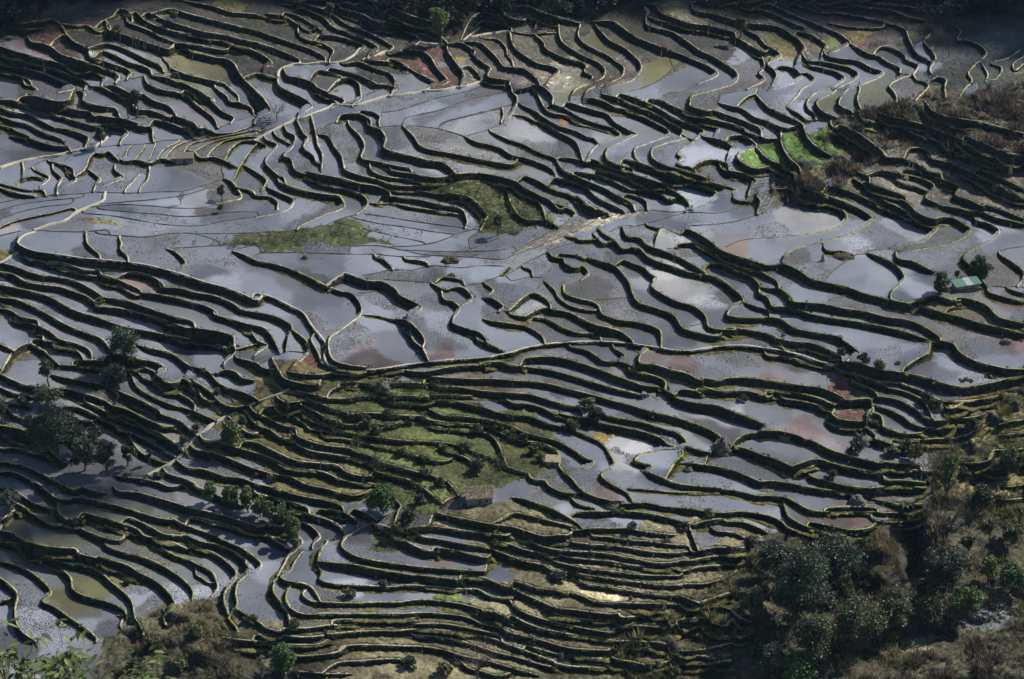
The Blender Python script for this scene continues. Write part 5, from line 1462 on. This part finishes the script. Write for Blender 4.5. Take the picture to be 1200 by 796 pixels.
for (u,v,n) in [(910,171,500),(940,175,800),(967,165,450),(987,150,200),(1017,162,150)]:
    m=r.standard_normal((n,2))*[9,6]+[u,v]; V.append(tufts(m,.25,.5,[(.075,.14,.03),(.055,.11,.025)],r,6))
stuff('vegetable_crop',V,'bright green vegetable crop on the plots by the scrub ridge','crop')
# rice stubble standing in rows in the flooded fields
gx_,gy_=np.meshgrid(np.arange(X0+30,X1-30,1.05),np.arange(Y0+30,Y1-30,1.5)); ang=.35
sx=(gx_+.16*r.standard_normal(gx_.shape)).ravel(); sy=(gy_+.2*r.standard_normal(gx_.shape)).ravel()
kp=(hsample(gst,sx,sy)>.30)&(hsample(gwet,sx,sy)>.5)&(r.random(sx.shape)<np.clip(.45+.5*N4(sx,sy,12.),0,.85)); sx=sx[kp];sy=sy[kp]; sz=hsample(HM,sx,sy)
Pt=np.repeat(np.column_stack([sx,sy,sz+.08]),2,0); Pt=Pt+r.standard_normal(Pt.shape)*[.08,.08,.03]; V,Q,cs=leafquads(Pt,np.full(len(Pt),.15),(.055,.05,.04),r,asp=.6)
o=mk('rice_stubble',V,Q,M_leaf,col=cs,smooth=False,kind='stuff'); tag(o,'dark rice stubble standing in rows in the flooded paddies','stubble'); print('stubble',len(sx))
# weeds hanging on the banks
uvs=[];hs=[]
B=[];Bc=[]
for (p,x,y,zt,O,H) in RIMS:
    n=len(x); m=int(n*1.6); i=r.integers(0,n,m); k=r.random(m)**1.3; hgt=H[i]
    o_=.3+.26*hgt*k; keep=(r.random(m)<np.clip(.35+.5*N1(x[i],y[i],9.),.05,1))&(p[i,0]>-100)&(p[i,0]<1300)
    X=x[i]+O[i,0]*o_; Y=y[i]+O[i,1]*o_; ZZ=zt[i]+.15-hgt*k; g=greenness(p[i,0],p[i,1])+r.standard_normal(m)*.25
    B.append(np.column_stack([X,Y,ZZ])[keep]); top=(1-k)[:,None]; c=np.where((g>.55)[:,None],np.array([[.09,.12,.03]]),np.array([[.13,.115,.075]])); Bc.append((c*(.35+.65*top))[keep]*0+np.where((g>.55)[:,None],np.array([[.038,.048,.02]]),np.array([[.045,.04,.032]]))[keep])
B=np.concatenate(B); Bc=np.concatenate(Bc); V,Q,_=leafquads(B,np.full(len(B),.27),(.1,.1,.1),r,asp=.45); c=np.repeat(Bc*(1+.35*r.standard_normal((len(Bc),1))).clip(.4,1.8),4,0)
o=mk('bank_weeds',V,Q,M_leaf,col=c,smooth=False,kind='stuff'); tag(o,'weeds and grass hanging on the faces of the terrace banks','weeds')
B=[];Bc=[]
for (p,x,y,zt,O,H) in RIMS:
    n=len(x); m=int(n*1.5); i=r.integers(0,n,m); keep=(r.random(m)<np.clip(.4+.5*N3(x[i],y[i],6.),.08,1))&(p[i,0]>-60)&(p[i,0]<1260)&(p[i,1]>-40)
    o_=r.uniform(-.3,.25,m); B.append(np.column_stack([x[i]+O[i,0]*o_,y[i]+O[i,1]*o_,zt[i]+.25])[keep]); g=(greenness(p[i,0],p[i,1])+r.standard_normal(m)*.3>.55)[:,None]
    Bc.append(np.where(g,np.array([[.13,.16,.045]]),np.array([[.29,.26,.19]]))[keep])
B=np.concatenate(B); Bc=np.concatenate(Bc); V,Q,_=leafquads(B,np.full(len(B),.24),(.1,.1,.1),r,asp=.35); c=np.repeat(Bc*(1+.4*r.standard_normal((len(Bc),1))).clip(.3,2),4,0)
o=mk('rim_grass',V,Q,M_leaf,col=c,smooth=False,kind='stuff'); tag(o,'sunlit grass tufts growing along the rims of the banks','grass')
# bushy hedges on the banks between the grassy terraces
GP=[(395,445),(530,450),(640,505),(660,520),(640,550),(600,560),(545,580),(500,640),(440,600),(470,590),(440,560),(380,490)]; GP2=[(495,214),(560,210),(615,222),(650,262),(600,280),(505,236)]
B=[]
for (p,x,y,zt,O,H) in RIMS:
    inn=poly_mask(GP,p[:,0],p[:,1])|poly_mask(GP2,p[:,0],p[:,1]); ii=np.nonzero(inn)[0]
    if len(ii)<5: continue
    m=len(ii)*26; i=ii[r.integers(0,len(ii),m)]; lump=np.clip(.6+.7*N1(x[i],y[i],3.),.1,1.6); o_=r.normal(.5,.5,m)*lump; zz=zt[i]-.2+r.random(m)**1.3*1.3*lump-H[i]*.4*r.random(m)
    B.append(np.column_stack([x[i]+O[i,0]*o_,y[i]+O[i,1]*o_,zz]))
for (cx_,cy_,sx_,sy_,nn) in [(600,240,28,14,2600),(530,224,18,5,900),(380,277,50,5,1500),(290,286,25,2.5,700)]:
    q=np.column_stack([r.normal(cx_,sx_,nn//14),r.normal(cy_,sy_,nn//14)]); q=np.repeat(q,14,0)+r.standard_normal((len(q)*14,2))*[1.3,.8]; zq=Zs(q[:,0],q[:,1]); xq,yq,_,_=unproj(q[:,0],q[:,1],zq); B.append(np.column_stack([xq,yq,zq+r.random(len(q))*1.0]))
B=np.concatenate(B); V,Q,c=leafquads(B,np.full(len(B),.2),(.06,.08,.035),r); o=mk('hedge_growth',V,Q,M_leaf,col=c,smooth=False,kind='stuff'); tag(o,'low bushy growth lining the banks of the green terraces','hedge growth')
# dark woodland along the top
def wood(poly,n,hm,name,label,col,hrange=(5,9)):
    uv=scatter(poly,n,r); ms=[]
    for (u,v) in uv:
        z=float(Zs(u,v)); x,y,_,t=unproj(u,v,z); h=r.uniform(*hrange); w=h*r.uniform(.8,1.1); m=170
        d=r.standard_normal((m,3)); d/=np.linalg.norm(d,axis=1)[:,None]; sub=r.standard_normal((8,3))*.22; Pt=(d*r.random((m,1))**.4*.3+sub[r.integers(0,8,m)])*[w,w,h*.8]+[x,y,z+h*.55]
        ms.append(leafquads(Pt,np.full(m,.55),np.array(col)*r.uniform(.7,1.3),r))
    stuff(name,ms,label,'woodland')
wood([(560,-60),(1370,-60),(1370,8),(1190,12),(1140,22),(1090,36),(1085,5),(1060,-8),(820,-14),(750,-2),(735,8),(690,18),(640,20),(590,20),(560,24),(530,34),(490,34),(450,22),(430,8),(420,-10),(440,-60)],700,0,'woodland','dark blue-green wood along the top of the slope',(.03,.04,.035))
wood([(-100,-60),(440,-60),(420,-12),(330,-12),(240,0),(205,2),(190,-4),(130,0),(60,6),(40,22),(25,38),(0,44),(-100,50)],420,0,'woodland','dark wood over the top left corner of the slope',(.035,.042,.03),(3,6))
# near branches at the bottom left: tops of trees standing on the slope below the viewpoint
def neartree(x,y,ztop,h,label,seed):
    r=np.random.default_rng(seed); e=empty('foreground_tree',(x,y,ztop-h)); tag(e,label,'tree'); T=[limb(r,(0,0,-1),(0,0,h*.75),.22,.10,7,.02)]; Pt=[];Dr=[]
    lv=[];lq=[];lc=[];o=0
    for i in range(22):
        an=i*2.4+r.random()*.5; rr=(1.2+2.6*r.random()); b=np.array([math.cos(an)*rr,math.sin(an)*rr,h*(.83+.17*r.random())-rr*.25]); s0=np.array([0,0,h*(.6+.15*r.random())]); T.append(limb(r,s0,b,.06,.018,6,.05))
        for k in range(4):
            tip=b+r.standard_normal(3)*[.55,.55,.4]; T.append(limb(r,s0+(b-s0)*.75,tip,.018,.008,4,.08))
            for q in range(6):
                a=r.uniform(0,6.28); L=r.uniform(.28,.5); dirn=np.array([math.cos(a),math.sin(a),r.uniform(-.5,.5)]); dirn/=np.linalg.norm(dirn); sd=np.cross(dirn,[0,0,1.]); sd/=np.linalg.norm(sd); c0=tip+r.standard_normal(3)*.15
                pts=[]
                for t,wd in ((0,.02),(.25,.30),(.55,.36),(.8,.22),(1,.01)): c=c0+dirn*L*t+[0,0,-.25*L*t*t]; pts+=[c-sd*wd*L*.55+[0,0,.04*L],c,c+sd*wd*L*.55+[0,0,.04*L]]
                lv+=pts; lq+=[(o+3*m+j,o+3*m+j+1,o+3*m+j+4,o+3*m+j+3) for m in range(4) for j in range(2)]; o+=15; col=np.array([.05,.08,.022] if r.random()<.75 else [.15,.18,.06])*r.uniform(.6,1.4); lc+=[col]*15
    mk('trunk',*jointubes(T),M_bark,parent=e); mk('crown',lv,lq,M_leaf,parent=e,col=np.array(lc),smooth=True)
def near_at(u,v,d):
    a,dy,dz=ray(u,v); return a*d,dy*d,CAMZ+dz*d
for i,(u,v,d,lab) in enumerate([(8,776,72,'near leafy tree top cut by the left edge at the bottom'),(52,788,76,'near leafy tree top at the bottom left, left of the smaller one'),(88,818,84,'smaller near leafy tree top right of the other two at bottom left')]):
    X,Y,ZT=near_at(u,v,d); neartree(X,Y,ZT,9,lab,900+i)
print('growth',time.time()-T0)
# ---------------------------------------------------------------- light, camera
HAZE=.000018
w=bpy.data.worlds.new('World'); S.world=w; w.use_nodes=True; nt=w.node_tree; bg=nt.nodes['Background']; sky=nt.nodes.new('ShaderNodeTexSky'); sky.sky_type='NISHITA'; sky.sun_disc=False
SEL=math.radians(42); SAZ=math.radians(57)     # azimuth clockwise from +y
sky.sun_elevation=SEL; sky.sun_rotation=SAZ; sky.air_density=1.0; sky.dust_density=.5; sky.ozone_density=1.4; nt.links.new(sky.outputs[0],bg.inputs[0]); bg.inputs[1].default_value=.07
from mathutils import Vector
sd=bpy.data.lights.new('sun','SUN'); sd.energy=4.8; sd.angle=math.radians(.5); sd.color=(1,.93,.82); so=bpy.data.objects.new('sun',sd); C.objects.link(so)
dirv=Vector((math.sin(SAZ)*math.cos(SEL),math.cos(SAZ)*math.cos(SEL),math.sin(SEL))); so.rotation_euler=dirv.to_track_quat('Z','Y').to_euler(); so.location=(200,700,300)
# clouds added out of view sunward, to shade wood, top corners and lower left
def shade_cloud(pts,label):
    ms=[]; r=np.random.default_rng(77)
    e=None
    for (u,v,ru,rv) in pts:
        x,y,z,s=place(u,v); cx,cy,cz=x+dirv.x*1400,y+dirv.y*1400,z+dirv.z*1400
        for k in range(10):
            n,m=18,10; a=r.uniform(-1,1,3); R=np.array([ru*s*.45,rv*s*.9,10])*(.7+.6*r.random()); c0=np.array([cx+a[0]*ru*s*.7,cy+a[1]*rv*s,cz+a[2]*6])
            th,ph=np.meshgrid(np.linspace(0,2*math.pi,n,endpoint=False),np.linspace(.02,math.pi-.02,m)); V=np.stack([np.cos(th)*np.sin(ph),np.sin(th)*np.sin(ph),np.cos(ph)],-1).reshape(-1,3); V=V*(1+.18*r.standard_normal((len(V),1)))*R+c0
            Q=np.array([(j*n+i,(j+1)*n+i,(j+1)*n+(i+1)%n,j*n+(i+1)%n) for j in range(m-1) for i in range(n)]); ms.append((V,Q,np.full((len(V),3),.8)))
    V,Q,cc=join(ms); o=mk('shade_cloud',V,Q,flat('shade_cloud_mat',(.8,.8,.8),1,lo=.95,hi=1.0),kind='structure')
shade_cloud([(150,-15,150,16),(350,-34,120,12),(560,-26,70,12),(700,-14,110,18),(860,-45,120,16),(1000,-30,120,18),(1120,8,70,26),(1210,10,90,34),(1330,20,100,50),(0,-10,60,24),(90,20,60,8),(1150,40,80,16),(1230,60,60,14),(1060,10,80,12),(900,-8,120,12),(560,4,50,8),(20,560,50,16),(60,612,40,12)],'')
cd=bpy.data.cameras.new('camera'); cam=bpy.data.objects.new('camera',cd); C.objects.link(cam); cam.location=(0,0,CAMZ); cam.rotation_euler=(math.radians(90)-DIP,0,0); cd.sensor_width=36; cd.sensor_fit='HORIZONTAL'; cd.lens=18/math.tan(HFOV/2); cd.clip_start=1; cd.clip_end=6000; S.camera=cam
S.view_settings.view_transform='Standard'; S.view_settings.look='None'; S.view_settings.exposure=.56; S.view_settings.gamma=1
S.render.engine='CYCLES'; S.cycles.max_bounces=4; S.cycles.diffuse_bounces=2; S.cycles.glossy_bounces=2; S.cycles.transmission_bounces=2; S.cycles.use_denoising=True
import bmesh
hx=material('air',lambda nt,b:None); nt=hx.node_tree; nt.nodes.remove(nt.nodes['Principled BSDF']); pv=nt.nodes.new('ShaderNodeVolumePrincipled'); pv.inputs['Color'].default_value=(.40,.66,1,1); pv.inputs['Density'].default_value=HAZE; pv.inputs['Anisotropy'].default_value=.2; nt.links.new(pv.outputs[0],nt.nodes['Material Output'].inputs['Volume'])
if HAZE>0:
    V,Q=boxm(-1450,1450,-150,2500,-75,CAMZ+30); hzo=mk('haze',V,Q,hx,smooth=False,kind='stuff'); tag(hzo,'thin bluish air between the viewpoint and the far terraces','haze')
print('done',time.time()-T0)
